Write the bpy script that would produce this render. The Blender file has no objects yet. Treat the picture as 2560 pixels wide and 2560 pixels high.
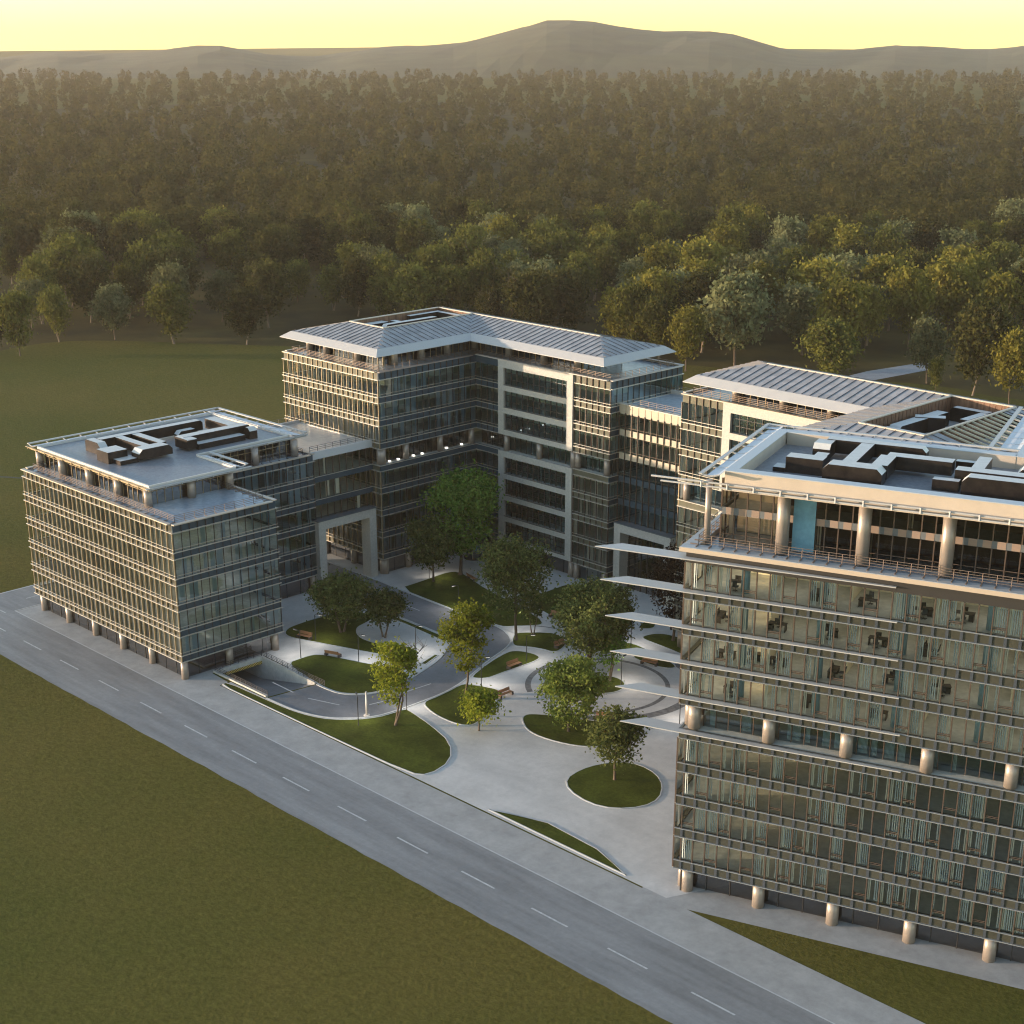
import bpy, math, random
import numpy as np
from mathutils import Matrix, Vector
R = math.radians
random.seed(7)
rng = np.random.default_rng(11)
scene = bpy.context.scene
COL = scene.collection

# ---------------------------------------------------------------- mesh helper
class MB:
    def __init__(s): s.v = []; s.f = []; s.m = []
    def poly(s, pts, m=0):
        n = len(s.v); s.v += [tuple(p) for p in pts]; s.f.append(tuple(range(n, n+len(pts)))); s.m.append(m)
    def prism(s, pts, z0, z1, m=0, mtop=None, mbot=None):
        n = len(s.v); k = len(pts)
        s.v += [(p[0], p[1], z0) for p in pts] + [(p[0], p[1], z1) for p in pts]
        for i in range(k):
            j = (i+1) % k; s.f.append((n+i, n+j, n+k+j, n+k+i)); s.m.append(m)
        s.f.append(tuple(n+k+i for i in range(k))); s.m.append(m if mtop is None else mtop)
        s.f.append(tuple(n+k-1-i for i in range(k))); s.m.append(m if mbot is None else mbot)
    def hexa(s, b, t, m=0, mtop=None):
        """two rings of corresponding points: bottom, top"""
        n = len(s.v); k = len(b); s.v += [tuple(p) for p in b] + [tuple(p) for p in t]
        for i in range(k):
            j = (i+1) % k; s.f.append((n+i, n+j, n+k+j, n+k+i)); s.m.append(m)
        s.f.append(tuple(n+k+i for i in range(k))); s.m.append(m if mtop is None else mtop)
        s.f.append(tuple(n+k-1-i for i in range(k))); s.m.append(m)
    def box(s, x0, x1, y0, y1, z0, z1, m=0, mtop=None):
        s.prism([(x0, y0), (x1, y0), (x1, y1), (x0, y1)], z0, z1, m, mtop)
    def beam(s, a, b, w, h=None, m=0):
        a = Vector(a); b = Vector(b); h = h or w
        d = (b-a).normalized(); up = Vector((0, 0, 1)) if abs(d.z) < .95 else Vector((1, 0, 0))
        x = d.cross(up).normalized()*w/2; y = x.cross(d).normalized()*h/2
        s.hexa([a-x-y, a+x-y, a+x+y, a-x+y], [b-x-y, b+x-y, b+x+y, b-x+y], m)
    def tube(s, pts, radii, seg=8, m=0, cap=True):
        n = len(s.v); pts = [Vector(p) for p in pts]
        if not hasattr(radii, '__len__'): radii = [radii]*len(pts)
        for i, p in enumerate(pts):
            d = (pts[min(i+1, len(pts)-1)]-pts[max(i-1, 0)]).normalized()
            up = Vector((0, 0, 1)) if abs(d.z) < .9 else Vector((1, 0, 0))
            x = d.cross(up).normalized(); y = x.cross(d).normalized()
            for k in range(seg):
                a = 2*math.pi*k/seg; s.v.append(tuple(p+(x*math.cos(a)+y*math.sin(a))*radii[i]))
        for i in range(len(pts)-1):
            for k in range(seg):
                l = (k+1) % seg
                s.f.append((n+i*seg+k, n+i*seg+l, n+(i+1)*seg+l, n+(i+1)*seg+k)); s.m.append(m)
        if cap:
            s.f.append(tuple(n+k for k in range(seg))); s.m.append(m)
            e = n+(len(pts)-1)*seg; s.f.append(tuple(e+seg-1-k for k in range(seg))); s.m.append(m)
    def cyl(s, x, y, z0, z1, r, seg=16, m=0):
        s.prism([(x+r*math.cos(2*math.pi*k/seg), y+r*math.sin(2*math.pi*k/seg)) for k in range(seg)], z0, z1, m)
    def build(s, name, mats, parent=None, smooth=False, loc=(0, 0, 0)):
        if not s.v: return None
        me = bpy.data.meshes.new(name)
        o3 = Vector(loc)
        off = Vector(parent['_o']) if (parent is not None and '_o' in parent) else o3
        me.from_pydata([(v[0]-off.x, v[1]-off.y, v[2]-off.z) for v in s.v], [], s.f)
        if not isinstance(mats, (list, tuple)): mats = [mats] if mats else []
        for x in mats: me.materials.append(x)
        if len(mats) > 1: me.polygons.foreach_set('material_index', s.m)
        if smooth: me.polygons.foreach_set('use_smooth', [len(f) == 4 for f in s.f])
        me.update()
        o = bpy.data.objects.new(name, me); COL.objects.link(o)
        if parent is not None:
            o.parent = parent
            if '_o' in parent and parent.type == 'MESH': o['_o'] = parent['_o']
            elif '_o' in parent: o['_o'] = parent['_o']
        else: o.location = loc
        return o

def tag(o, label=None, cat=None, group=None, kind=None):
    if label: o['label'] = label
    if cat: o['category'] = cat
    if group: o['group'] = group
    if kind: o['kind'] = kind
    return o
def empty(name, loc, label=None, cat=None, group=None, rz=0, world=False):
    o = bpy.data.objects.new(name, None); COL.objects.link(o); o.location = loc; o.rotation_euler = (0, 0, rz)
    o.empty_display_size = .1
    if world: o['_o'] = list(loc)          # children are given in world coordinates
    return tag(o, label, cat, group)
def copy_tree(o, parent=None):
    c = o.copy(); COL.objects.link(c)
    if parent is not None: c.parent = parent
    for ch in list(o.children): copy_tree(ch, c)
    return c

# ---------------------------------------------------------------- materials
def mat(name, col, rough=.6, metal=0., var=0., scale=1., bump=0., bscale=None, detail=6, spec=.5, col2=None, stretch=None, lo=.35, hi=.65, fine=0., fscale=2.):
    m = bpy.data.materials.new(name); m.use_nodes = True
    nt = m.node_tree; N = nt.nodes; L = nt.links; b = N['Principled BSDF']
    b.inputs['Roughness'].default_value = rough; b.inputs['Metallic'].default_value = metal
    b.inputs['Specular IOR Level'].default_value = spec
    b.inputs['Base Color'].default_value = (*col, 1)
    tc = N.new('ShaderNodeTexCoord'); mp = N.new('ShaderNodeMapping'); L.new(tc.outputs['Object'], mp.inputs['Vector'])
    if stretch: mp.inputs['Scale'].default_value = stretch
    if var or col2:
        t = N.new('ShaderNodeTexNoise'); t.inputs['Scale'].default_value = scale; t.inputs['Detail'].default_value = detail
        t.inputs['Roughness'].default_value = .6
        L.new(mp.outputs[0], t.inputs['Vector'])
        r = N.new('ShaderNodeValToRGB'); L.new(t.outputs['Fac'], r.inputs[0])
        c2 = col2 or tuple(min(1, c*(1+var)) for c in col); c1 = col if col2 else tuple(c*(1-var) for c in col)
        r.color_ramp.elements[0].color = (*c1, 1); r.color_ramp.elements[1].color = (*c2, 1)
        r.color_ramp.elements[0].position = lo; r.color_ramp.elements[1].position = hi
        if fine:
            t2 = N.new('ShaderNodeTexNoise'); t2.inputs['Scale'].default_value = fscale; t2.inputs['Detail'].default_value = 8; t2.inputs['Roughness'].default_value = .8
            L.new(tc.outputs['Object'], t2.inputs['Vector'])
            mr = N.new('ShaderNodeMapRange'); mr.inputs['From Min'].default_value = .3; mr.inputs['From Max'].default_value = .7
            mr.inputs['To Min'].default_value = 1-fine; mr.inputs['To Max'].default_value = 1+fine; L.new(t2.outputs['Fac'], mr.inputs['Value'])
            hs = N.new('ShaderNodeHueSaturation'); L.new(r.outputs[0], hs.inputs['Color']); L.new(mr.outputs[0], hs.inputs['Value'])
            L.new(hs.outputs[0], b.inputs['Base Color'])
        else: L.new(r.outputs[0], b.inputs['Base Color'])
    if bump:
        t = N.new('ShaderNodeTexNoise'); t.inputs['Scale'].default_value = bscale or scale*4; t.inputs['Detail'].default_value = 4
        L.new(mp.outputs[0], t.inputs['Vector'])
        bp = N.new('ShaderNodeBump'); bp.inputs['Strength'].default_value = bump; bp.inputs['Distance'].default_value = .05
        L.new(t.outputs['Fac'], bp.inputs['Height']); L.new(bp.outputs[0], b.inputs['Normal'])
    return m
def glass(name, tint=(.6, .68, .68), ior=1.7, gl=(.9, .95, 1.), add=0.05):
    m = bpy.data.materials.new(name); m.use_nodes = True; nt = m.node_tree; N = nt.nodes; L = nt.links
    N.remove(N['Principled BSDF']); out = N['Material Output']
    tr = N.new('ShaderNodeBsdfTransparent'); tr.inputs[0].default_value = (*tint, 1)
    g = N.new('ShaderNodeBsdfGlossy'); g.inputs[0].default_value = (*gl, 1); g.inputs['Roughness'].default_value = .02
    fr = N.new('ShaderNodeFresnel'); fr.inputs[0].default_value = ior
    ad = N.new('ShaderNodeMath'); ad.operation = 'ADD'; ad.inputs[1].default_value = add; ad.use_clamp = True
    L.new(fr.outputs[0], ad.inputs[0])
    mx = N.new('ShaderNodeMixShader'); L.new(ad.outputs[0], mx.inputs[0]); L.new(tr.outputs[0], mx.inputs[1]); L.new(g.outputs[0], mx.inputs[2])
    L.new(mx.outputs[0], out.inputs[0]); return m
def leafmat(name, c1, c2, sc=.35, trans=.35):
    m = bpy.data.materials.new(name); m.use_nodes = True; nt = m.node_tree; N = nt.nodes; L = nt.links
    N.remove(N['Principled BSDF']); out = N['Material Output']
    tc = N.new('ShaderNodeTexCoord'); oi = N.new('ShaderNodeObjectInfo')
    ad = N.new('ShaderNodeVectorMath'); L.new(tc.outputs['Object'], ad.inputs[0]); L.new(oi.outputs['Location'], ad.inputs[1])
    t = N.new('ShaderNodeTexNoise'); t.inputs['Scale'].default_value = sc; t.inputs['Detail'].default_value = 5; t.inputs['Roughness'].default_value = .75
    L.new(ad.outputs[0], t.inputs['Vector'])
    r = N.new('ShaderNodeValToRGB'); r.color_ramp.elements[0].position = .36; r.color_ramp.elements[1].position = .64
    r.color_ramp.elements[0].color = (*c1, 1); r.color_ramp.elements[1].color = (*c2, 1); L.new(t.outputs['Fac'], r.inputs[0])
    h = N.new('ShaderNodeHueSaturation'); L.new(r.outputs[0], h.inputs['Color'])
    mr = N.new('ShaderNodeMapRange'); mr.inputs['To Min'].default_value = .7; mr.inputs['To Max'].default_value = 1.3
    L.new(oi.outputs['Random'], mr.inputs['Value']); L.new(mr.outputs[0], h.inputs['Value'])
    d = N.new('ShaderNodeBsdfDiffuse'); tl = N.new('ShaderNodeBsdfTranslucent'); mx = N.new('ShaderNodeMixShader'); mx.inputs[0].default_value = trans
    L.new(h.outputs[0], d.inputs[0]); L.new(h.outputs[0], tl.inputs[0]); L.new(d.outputs[0], mx.inputs[1]); L.new(tl.outputs[0], mx.inputs[2])
    L.new(mx.outputs[0], out.inputs[0]); return m
def emis(name, col, st):
    m = bpy.data.materials.new(name); m.use_nodes = True; b = m.node_tree.nodes['Principled BSDF']
    b.inputs['Base Color'].default_value = (.8, .8, .8, 1); b.inputs['Emission Color'].default_value = (*col, 1); b.inputs['Emission Strength'].default_value = st; return m

def stripes_mat():
    m = bpy.data.materials.new('hazard stripes'); m.use_nodes = True; nt = m.node_tree; N = nt.nodes; L = nt.links; b = N['Principled BSDF']
    tc = N.new('ShaderNodeTexCoord'); sp = N.new('ShaderNodeSeparateXYZ'); L.new(tc.outputs['Object'], sp.inputs[0])
    a = N.new('ShaderNodeMath'); a.operation = 'ADD'; L.new(sp.outputs['Y'], a.inputs[0]); L.new(sp.outputs['Z'], a.inputs[1])
    k = N.new('ShaderNodeMath'); k.operation = 'MULTIPLY'; k.inputs[1].default_value = 3.4; L.new(a.outputs[0], k.inputs[0])
    fr = N.new('ShaderNodeMath'); fr.operation = 'FRACT'; L.new(k.outputs[0], fr.inputs[0])
    g = N.new('ShaderNodeMath'); g.operation = 'GREATER_THAN'; g.inputs[1].default_value = .5; L.new(fr.outputs[0], g.inputs[0])
    mx = N.new('ShaderNodeMix'); mx.data_type = 'RGBA'; L.new(g.outputs[0], mx.inputs['Factor'])
    mx.inputs[6].default_value = (.02, .02, .02, 1); mx.inputs[7].default_value = (.75, .52, .12, 1)
    L.new(mx.outputs[2], b.inputs['Base Color']); return m

GL_COOL = glass('office glass', (.56, .73, .82), 1.8, gl=(.75, .9, 1.))  # shade-side copy, its bluish cast put into the tint
GL_SUN = glass('office glass sunlit side', (.90, .90, .86), 1.50, add=.0)  # sun-side copy of the office glass, clearer and warmer in colour
GL_DARK = glass('dark shopfront glass', (.40, .34, .31), 2.1)
GL_D = glass('near building glass', (.92, .94, .90), 1.38, add=.0)
SPAN = mat('glass spandrel', (.040, .066, .088), .35, spec=.35, var=.12, scale=.4)
SPAN_DK = mat('dark olive spandrel', (.055, .055, .042), .3, spec=.5, var=.12, scale=.6)
SPAN_OL = mat('sunlit olive spandrel', (.125, .118, .082), .3, spec=.5, var=.12, scale=.6)  # olive cast of the sun put into the spandrel colour
SPAN_TAN = mat('sunlit pale panel', (.50, .42, .31), .45, var=.06, scale=.8)  # pale panel with warm sunlight put into its colour
ALU = mat('aluminium trim', (.56, .52, .45), .38, .35, var=.06, scale=2)
BRONZE = mat('bronze mullion', (.12, .085, .065), .4, .3)
BRONZE_L = mat('sunlit gold mullion', (.36, .275, .16), .42, .3)  # gold of the sunlight put into the mullion colour
DARKM = mat('dark mullion', (.05, .045, .042), .4, .2)
STONE = mat('stone panel frame', (.47, .44, .39), .75, var=.10, scale=3.5, bump=.15, bscale=14)
CONC = mat('concrete', (.46, .44, .41), .8, var=.12, scale=1.3, bump=.2, bscale=9)
COLM = mat('column cladding', (.38, .315, .265), .4, .35, var=.06, scale=1.5)
WHITE = mat('white metal', (.43, .42, .405), .42, var=.03, scale=.7)
ROOFM = mat('zinc roof', (.30, .295, .30), .6, .0, var=.2, scale=.55, stretch=(1, 1, 3), bump=.08, bscale=3)
SEAM = mat('roof seam', (.10, .10, .11), .5, .3)
MEMB = mat('roof membrane', (.215, .225, .245), .42, var=.18, scale=2.2, detail=9, bump=.15, bscale=30)
TERR = mat('terrace tiles', (.33, .38, .43), .22, var=.12, scale=1.4)
TERR_L = mat('pale terrace', (.52, .49, .45), .25, var=.08, scale=1.)
CREAM = mat('cream render', (.52, .43, .335), .8, var=.05, scale=.6)
WOOD = mat('well cladding boards', (.20, .105, .06), .7, var=.35, scale=1.2, stretch=(3, 3, .12))
DUCT_S = mat('shaded duct side', (.030, .022, .018), .35, .5, var=.35, scale=1.1)  # shade on the duct sides put into the colour
DUCT_T = mat('skylit duct top', (.60, .59, .56), .5, var=.06, scale=1.5)  # sky light on the duct tops put into the colour
CEIL = mat('office ceiling', (.62, .60, .55), .9)
FLOOR = mat('office carpet', (.50, .50, .44), .8, var=.12, scale=1.5)
INWALL = mat('office wall', (.74, .66, .48), .9, var=.04, scale=.3)
DARKIN = mat('dark interior', (.085, .06, .05), .8)
BROWNIN = mat('brown lobby wall', (.34, .25, .21), .7, var=.15, scale=.6)
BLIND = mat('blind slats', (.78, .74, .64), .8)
BLIND_C = mat('shade grey blind slats', (.52, .57, .59), .8)  # cooler copy of the cream slats, shade put into the colour
BLIND_B = mat('skylit blue blind slats', (.42, .48, .50), .8)  # blue of the sky light put into the slat colour
PAVE = mat('pale paving', (.56, .535, .505), .75, fine=.10, fscale=.9, var=.10, scale=.22, detail=12, bump=.1, bscale=6)
SIDEW = mat('pavement slabs', (.37, .36, .345), .75, fine=.12, fscale=1.2, var=.12, scale=.35, detail=12, bump=.1, bscale=6)
ASPH = mat('asphalt', (.185, .187, .195), .68, fine=.14, fscale=1.6, var=.16, scale=.18, detail=12, bump=.15, bscale=12)
ASPH2 = mat('main road asphalt', (.235, .232, .230), .7, fine=.14, fscale=1.3, var=.18, scale=.55, detail=12, bump=.15, bscale=12, stretch=(.12, 1, 1))
PAINT = mat('road paint', (.50, .50, .49), .7, var=.2, scale=2.5)
KERB = mat('kerb stone', (.50, .50, .49), .8, var=.08, scale=2)
RINGM = mat('dark paving band', (.16, .155, .15), .75, var=.35, scale=1.6)
GRASS = mat('lawn', (.060, .072, .010), .9, var=.30, scale=.25, detail=14, bump=.6, bscale=18, spec=.1, fine=.4, fscale=2.6)
FIELD = mat('field grass', (.088, .086, .018), .95, spec=.05, col2=(.125, .100, .024), scale=.018, detail=14, bump=.9, bscale=2.2, lo=.40, hi=.64, fine=.38, fscale=1.1)
FFLOOR = mat('woodland floor', (.050, .040, .020), .95, spec=.05, col2=(.11, .085, .03), scale=.03, detail=12, bump=.8, bscale=1.5)
BARK = mat('bark', (.11, .075, .05), .9, var=.3, scale=4, stretch=(1, 1, .2))
BARK_L = mat('pale bark', (.17, .125, .085), .9, var=.3, scale=4, stretch=(1, 1, .2))
BENCHW = mat('bench timber', (.36, .17, .08), .55, var=.2, scale=3, stretch=(8, 1, 8))
BENCHS = mat('bench end block', (.07, .055, .05), .6)
POLE = mat('lamp post paint', (.05, .05, .05), .45, .3)
RAIL = mat('handrail', (.20, .145, .115), .45, .3)
RAIL_D = mat('dark rail', (.07, .065, .07), .45, .3)
PINK = mat('beige infill panel', (.30, .215, .165), .7)
BLUEP = mat('pale blue panel', (.22, .34, .40), .6)
STRIP = mat('grey infill strip', (.13, .145, .155), .6)
DESKM = mat('dark desk', (.030, .024, .020), .5)
CHAIRM = mat('chair fabric', (.04, .045, .05), .8)
HAZ = stripes_mat()
LIT = emis('lamp glass', (1, .93, .82), 1.2)
LITC = emis('ceiling light', (1, .95, .85), 1.8)
PANEL = emis('added ceiling glow', (1, .90, .76), .27)  # unseen glow added under the slabs to brighten rooms
PANEL_W = emis('added ceiling glow weak', (1, .93, .82), .14)  # fainter unseen glow, added to lift the rooms
def board_mat():
    m = mat('well boards', (.22, .12, .07), .7); return m

# ---------------------------------------------------------------- building helper
STO = 3.7; BAND = .95; MUL = 1.28
class Wall:
    """vertical plane from p0 to p1, outward side on the right hand"""
    def __init__(s, p0, p1):
        s.p = Vector((p0[0], p0[1], 0)); d = Vector((p1[0]-p0[0], p1[1]-p0[1], 0)); s.L = d.length; s.d = d/s.L; s.n = Vector((s.d.y, -s.d.x, 0))
    def at(s, u, w, z): return s.p+s.d*u+s.n*w+Vector((0, 0, z))
    def box(s, mb, u0, u1, w0, w1, z0, z1, m=0):
        q = [s.at(u0, w1, 0), s.at(u1, w1, 0), s.at(u1, w0, 0), s.at(u0, w0, 0)]
        mb.prism([(a.x, a.y) for a in reversed(q)], z0, z1, m)
def toothed(W, mb, u0, u1, w0, w1, teeth, z0, z1):
    pts = [(u0, w0)]; mm = []
    prof = [(u0, w1)]; tm = [0]
    for a, c, wt in teeth:
        prof += [(a, w1), (a, wt), (c, wt), (c, w1)]; tm += [0, 1, 1, 1]
    prof += [(u1, w1), (u1, w0), (u0, w0)]; tm += [0, 0, 0]
    n = len(mb.v); k = len(prof); mb.v += [tuple(W.at(u, w, z0)) for u, w in prof]+[tuple(W.at(u, w, z1)) for u, w in prof]
    for i in range(k):
        j = (i+1) % k; mb.f.append((n+j, n+i, n+k+i, n+k+j)); mb.m.append(tm[j] if j < len(tm) else 0)
    mb.f.append(tuple(n+k+k-1-i for i in range(k))); mb.m.append(0); mb.f.append(tuple(n+i for i in range(k))); mb.m.append(0)
def mullion_positions(u0, u1, sp=MUL):
    n = max(1, round((u1-u0)/sp)); return [u0+(u1-u0)*i/n for i in range(n+1)]
def window_strip(b, W, u0, u1, z0, z1, gl, frame, w=0., sp=MUL, fin=.16, fw=.075, blind=.6, blindmat=None, blindfill=(.3, .8), transoms=(), slat=.2, turn=.30, opener=False, name='ribbon_window', bside=0, low=0., edge=None, gapf=1.15):
    us = mullion_positions(u0, u1, sp); g = MB(); f = MB(); bl = MB()
    for i in range(len(us)-1):
        a, c = us[i], us[i+1]; t1, t2, t3, t4 = [random.uniform(-.006, .006) for _ in range(4)]
        g.poly([W.at(a, w+t1, z0), W.at(c, w+t2, z0), W.at(c, w+t3, z1), W.at(a, w+t4, z1)])
        if random.random() < blind:
            pw = c-a; fr = random.uniform(*blindfill); n = max(1, int(pw*fr/(slat*gapf)))
            left = (random.random() < .5) if bside == 0 else bside < 0
            for k in range(n):
                uu = (a+.1+k*slat*gapf) if left else (c-.1-k*slat*gapf)
                dx = slat*.48; dw = slat*turn
                bl.poly([W.at(uu-dx, w-.28-dw, z0+.12), W.at(uu+dx, w-.28+dw, z0+.12), W.at(uu+dx, w-.28+dw, z1-.03), W.at(uu-dx, w-.28-dw, z1-.03)])
            if edge:  # cream slats added to imitate sunlit slat edges
                for k in range(2):
                    uu = (a+.12+k*.16) if not left else (c-.12-k*.16)
                    bl.poly([W.at(uu-.05, w-.24, z0+.12), W.at(uu+.05, w-.30, z0+.12), W.at(uu+.05, w-.30, z1-.03), W.at(uu-.05, w-.24, z1-.03)], 1)
        if opener and i % 3 == opener % 3:
            W.box(f, a+fw/2, c-fw/2, w-.04, w+.06, z0+.52, z0+.58); W.box(f, a+fw/2, c-fw/2, w-.04, w+.06, z0+.68, z0+.74)
    for u in us: W.box(f, u-fw/2, u+fw/2, w-.07 if low == 0 else w+.002, w+fin, z0-low, z1+.0)
    for z in transoms: W.box(f, u0+.02, u1-.02, w-.05, w+.09, z-.035, z+.035)
    o = g.build(name, gl, b); f.build('window_frame', frame, o); bl.build('blind', [blindmat or BLIND, edge] if edge else (blindmat or BLIND), o)
    return o
def curtain(b, W, u0, u1, levels, gl, span, frame, led, top=None, blind=.6, trim=.23, rail=True, over=(0, 0), recess=(), bright=(), fin=.16, fw=.075, ledge_w=.26, blindmat=None, bside=0, cols=None, colmat=None, ground=True, gglass=None, opener=False, blindfill=(.3, .8), slat=.2, gfr=None, turn=.30):
    """storey after storey: levels = list of floor numbers"""
    for k in levels:
        z = STO*k
        if k in recess or k == 0:
            w = -1.1 if k else -.75; z1 = z+STO-BAND
            if k == 0:
                bw = MB(); W.box(bw, u0+1.7, u1-1.7, -1.72, -1.6, .02, z1-.02); bw.build('inner_wall', BROWNIN, b)
            window_strip(b, W, u0+.3, u1-.3, z+.02, z1, gglass or GL_DARK, gfr or DARKM, w, sp=MUL if k else 2.56, fin=.06, fw=.06, blind=.35 if k else .0, name='shopfront' if k == 0 else 'recessed_window')
            if cols:
                for c in cols:
                    m = MB(); q = W.at(c, -.58, 0); m.cyl(q.x, q.y, z+.01, z1-.0, .52); m.build('column', colmat or COLM, b, True)
        else:
            window_strip(b, W, u0, u1, z+.06, z+STO-BAND, gl, frame, 0, fin=fin, fw=fw, blind=blind, blindmat=blindmat, bside=bside, opener=opener, blindfill=blindfill, slat=slat, turn=turn, low=BAND+.0)
        if k > 0:
            s = MB(); W.box(s, u0, u1-trim, -.22, .0, z-BAND, z+.06); s.build('spandrel', span, b)
            for zz in ((z, z-BAND)):
                l = MB(); W.box(l, u0-over[0], u1+over[1], .003, ledge_w, zz-.05, zz+.05); l.build('ledge', led, b)
            if rail and k not in recess:
                l = MB(); W.box(l, u0-over[0]*.8, u1+over[1]*.8, ledge_w*.6, ledge_w*.6+.06, z+.42, z+.48); l.build('guard_bar', led, b)
def slabs(b, poly, levels, mtop=FLOOR, mbot=CEIL, th=.34, name='floor_slab'):
    for k in levels:
        m = MB(); m.prism(poly, STO*k-th, STO*k+.0, 0, 0, 1); m.build(name, [mtop, mbot], b)
def core(b, x0, x1, y0, y1, z0, z1, m=INWALL):
    q = MB(); q.box(x0, x1, y0, y1, z0, z1); q.build('core_wall', m, b)
def railing(b, pts, z, h=1.05, back=.0, rails=4, mt=RAIL, sp=1.6, brackets=None, closed=False):
    m = MB()
    for i in range(len(pts)-1):
        a = Vector((*pts[i], z)); c = Vector((*pts[i+1], z)); L = (c-a).length; n = max(1, round(L/sp))
        for k in range(rails):
            zz = Vector((0, 0, h*(k+1)/rails)); m.beam(a+zz, c+zz, .045)
        d = (c-a)/L; nn = Vector((d.y, -d.x, 0))
        for j in range(n+1):
            p = a+(c-a)*j/n
            m.beam(p, p+Vector((0, 0, h)), .05)
            if brackets: m.beam(p+Vector((0, 0, .05)), p+nn*brackets+Vector((0, 0, .05)), .09, .10)
    return m.build('railing', mt, b)
def coping(b, pts, z, w=.55, h=.14, mt=ALU, name='parapet_coping', out=.3):
    """ring/strip of coping running along pts (right side is outside)"""
    m = MB()
    for i in range(len(pts)-1):
        W = Wall(pts[i], pts[i+1]); W.box(m, 0.001*i, W.L-w*.98, -w+out, out, z, z+h)
    return m.build(name, mt, b)

# ================================================================ BUILDING A (left front)
A = empty('office_building', (-20, 18, 0), 'five storey glass office block with flat rooftop at the road corner', 'building', 'office blocks of the campus', world=True)
WAf = Wall((-40, 0), (0, 0)); WAr = Wall((0, 0), (0, 16.8)); WAn = Wall((0, 16.8), (-16.5, 16.8)); WA2 = Wall((-16.5, 16.8), (-16.5, 36.2)); WAb = Wall((-16.5, 36.2), (-40, 36.2)); WAl = Wall((-40, 36.2), (-40, 0))
colsA = [.2+7.62*i for i in range(6)]
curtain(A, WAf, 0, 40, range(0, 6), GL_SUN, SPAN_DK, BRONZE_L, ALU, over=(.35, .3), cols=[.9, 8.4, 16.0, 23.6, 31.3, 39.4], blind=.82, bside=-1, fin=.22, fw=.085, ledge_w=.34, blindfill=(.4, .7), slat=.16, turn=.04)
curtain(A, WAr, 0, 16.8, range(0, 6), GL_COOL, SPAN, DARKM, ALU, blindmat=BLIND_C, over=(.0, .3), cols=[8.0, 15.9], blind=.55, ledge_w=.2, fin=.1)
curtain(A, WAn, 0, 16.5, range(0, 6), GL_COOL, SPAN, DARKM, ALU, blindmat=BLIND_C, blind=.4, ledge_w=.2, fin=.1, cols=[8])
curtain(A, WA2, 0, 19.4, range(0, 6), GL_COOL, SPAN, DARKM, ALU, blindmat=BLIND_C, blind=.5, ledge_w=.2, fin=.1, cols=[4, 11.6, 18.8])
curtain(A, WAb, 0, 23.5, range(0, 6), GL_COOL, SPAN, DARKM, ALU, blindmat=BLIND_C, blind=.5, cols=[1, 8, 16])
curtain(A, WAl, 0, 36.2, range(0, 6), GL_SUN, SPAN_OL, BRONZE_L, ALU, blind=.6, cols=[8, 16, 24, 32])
polyA = [(-39.6, .4), (-.4, .4), (-.4, 16.4), (-16.9, 16.4), (-16.9, 35.8), (-39.6, 35.8)]
slabs(A, polyA, range(1, 6))
core(A, -34, -7, 6.2, 10.5, .05, 21.5); core(A, -30, -24, 16.2, 30, .05, 21.5)
for k in range(1, 6):  # unseen panels added to lift the rooms; stronger one lights a window
    for y in (1.5, 6.5, 11.5):
        m = MB(); m.box(-6.2, -1.2, y, y+2.6, (STO*(k+1)-.40 if k < 5 else 21.2), (STO*(k+1)-.36 if k < 5 else 21.24)); m.build('added_ceiling_glow', PANEL_W if (k, y) != (3, 1.5) else PANEL, A)
# terrace and parapet
m = MB(); m.prism([(-39.97, .03), (-.03, .03), (-.03, 16.77), (-16.53, 16.77), (-16.53, 36.17), (-39.97, 36.17)], 21.3, 22.2); m.build('terrace_floor', TERR, A)
for W in (WAf, WAr, WAn, WA2, WAb, WAl):
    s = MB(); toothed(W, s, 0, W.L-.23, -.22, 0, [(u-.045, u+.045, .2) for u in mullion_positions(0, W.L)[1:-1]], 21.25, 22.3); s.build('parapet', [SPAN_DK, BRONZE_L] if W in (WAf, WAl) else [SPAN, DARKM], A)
    l = MB(); W.box(l, -.2, W.L+.2, .004, .3, 21.2, 21.3); l.build('ledge', ALU, A)
coping(A, [(-40, 36.2), (-40, 0), (0, 0), (0, 16.8), (-16.5, 16.8), (-16.5, 36.2), (-40, 36.2)], 22.3, mt=mat('warm parapet trim', (.55, .47, .38), .45, .3), out=.42, w=.62)
railing(A, [(-38.9, 1.1), (-1.1, 1.1), (-1.1, 15.6), (-17.7, 15.6)], 22.25, h=.95, brackets=1.0)
railing(A, [(-17.7, 18), (-17.7, 35.2), (-38.9, 35.2), (-38.9, 1.1)], 22.25, h=.95, mt=RAIL_D, brackets=1.0)
def penthouse(b, poly, z0, z1, cols, gl=GL_DARK, frame=BRONZE_L, colm=COLM, blind=.15, r=.58):
    for i in range(len(poly)):
        W = Wall(poly[i], poly[(i+1) % len(poly)])
        window_strip(b, W, .1, W.L-.1, z0, z1, gl, frame, fin=.08, blind=blind, name='penthouse_window', transoms=(z0+1.9,))
    for c in cols:
        m = MB(); m.cyl(c[0], c[1], z0, z1, r); m.build('column', colm, b, True)
penthouse(A, [(-39.0, 3.2), (-10.6, 3.2), (-10.6, 16.0), (-18.6, 16.0), (-18.6, 34.2), (-39.0, 34.2)], 22.22, 24.9,
          [(-39.6, 2.7), (-33.0, 2.7), (-25.3, 2.7), (-17.6, 2.7), (-9.9, 2.7), (-9.9, 9.7), (-9.9, 16.2), (-17.9, 26.4), (-17.9, 33.8)])
core(A, -36, -14, 6.5, 12, 22.25, 24.85, DARKIN)
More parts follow.
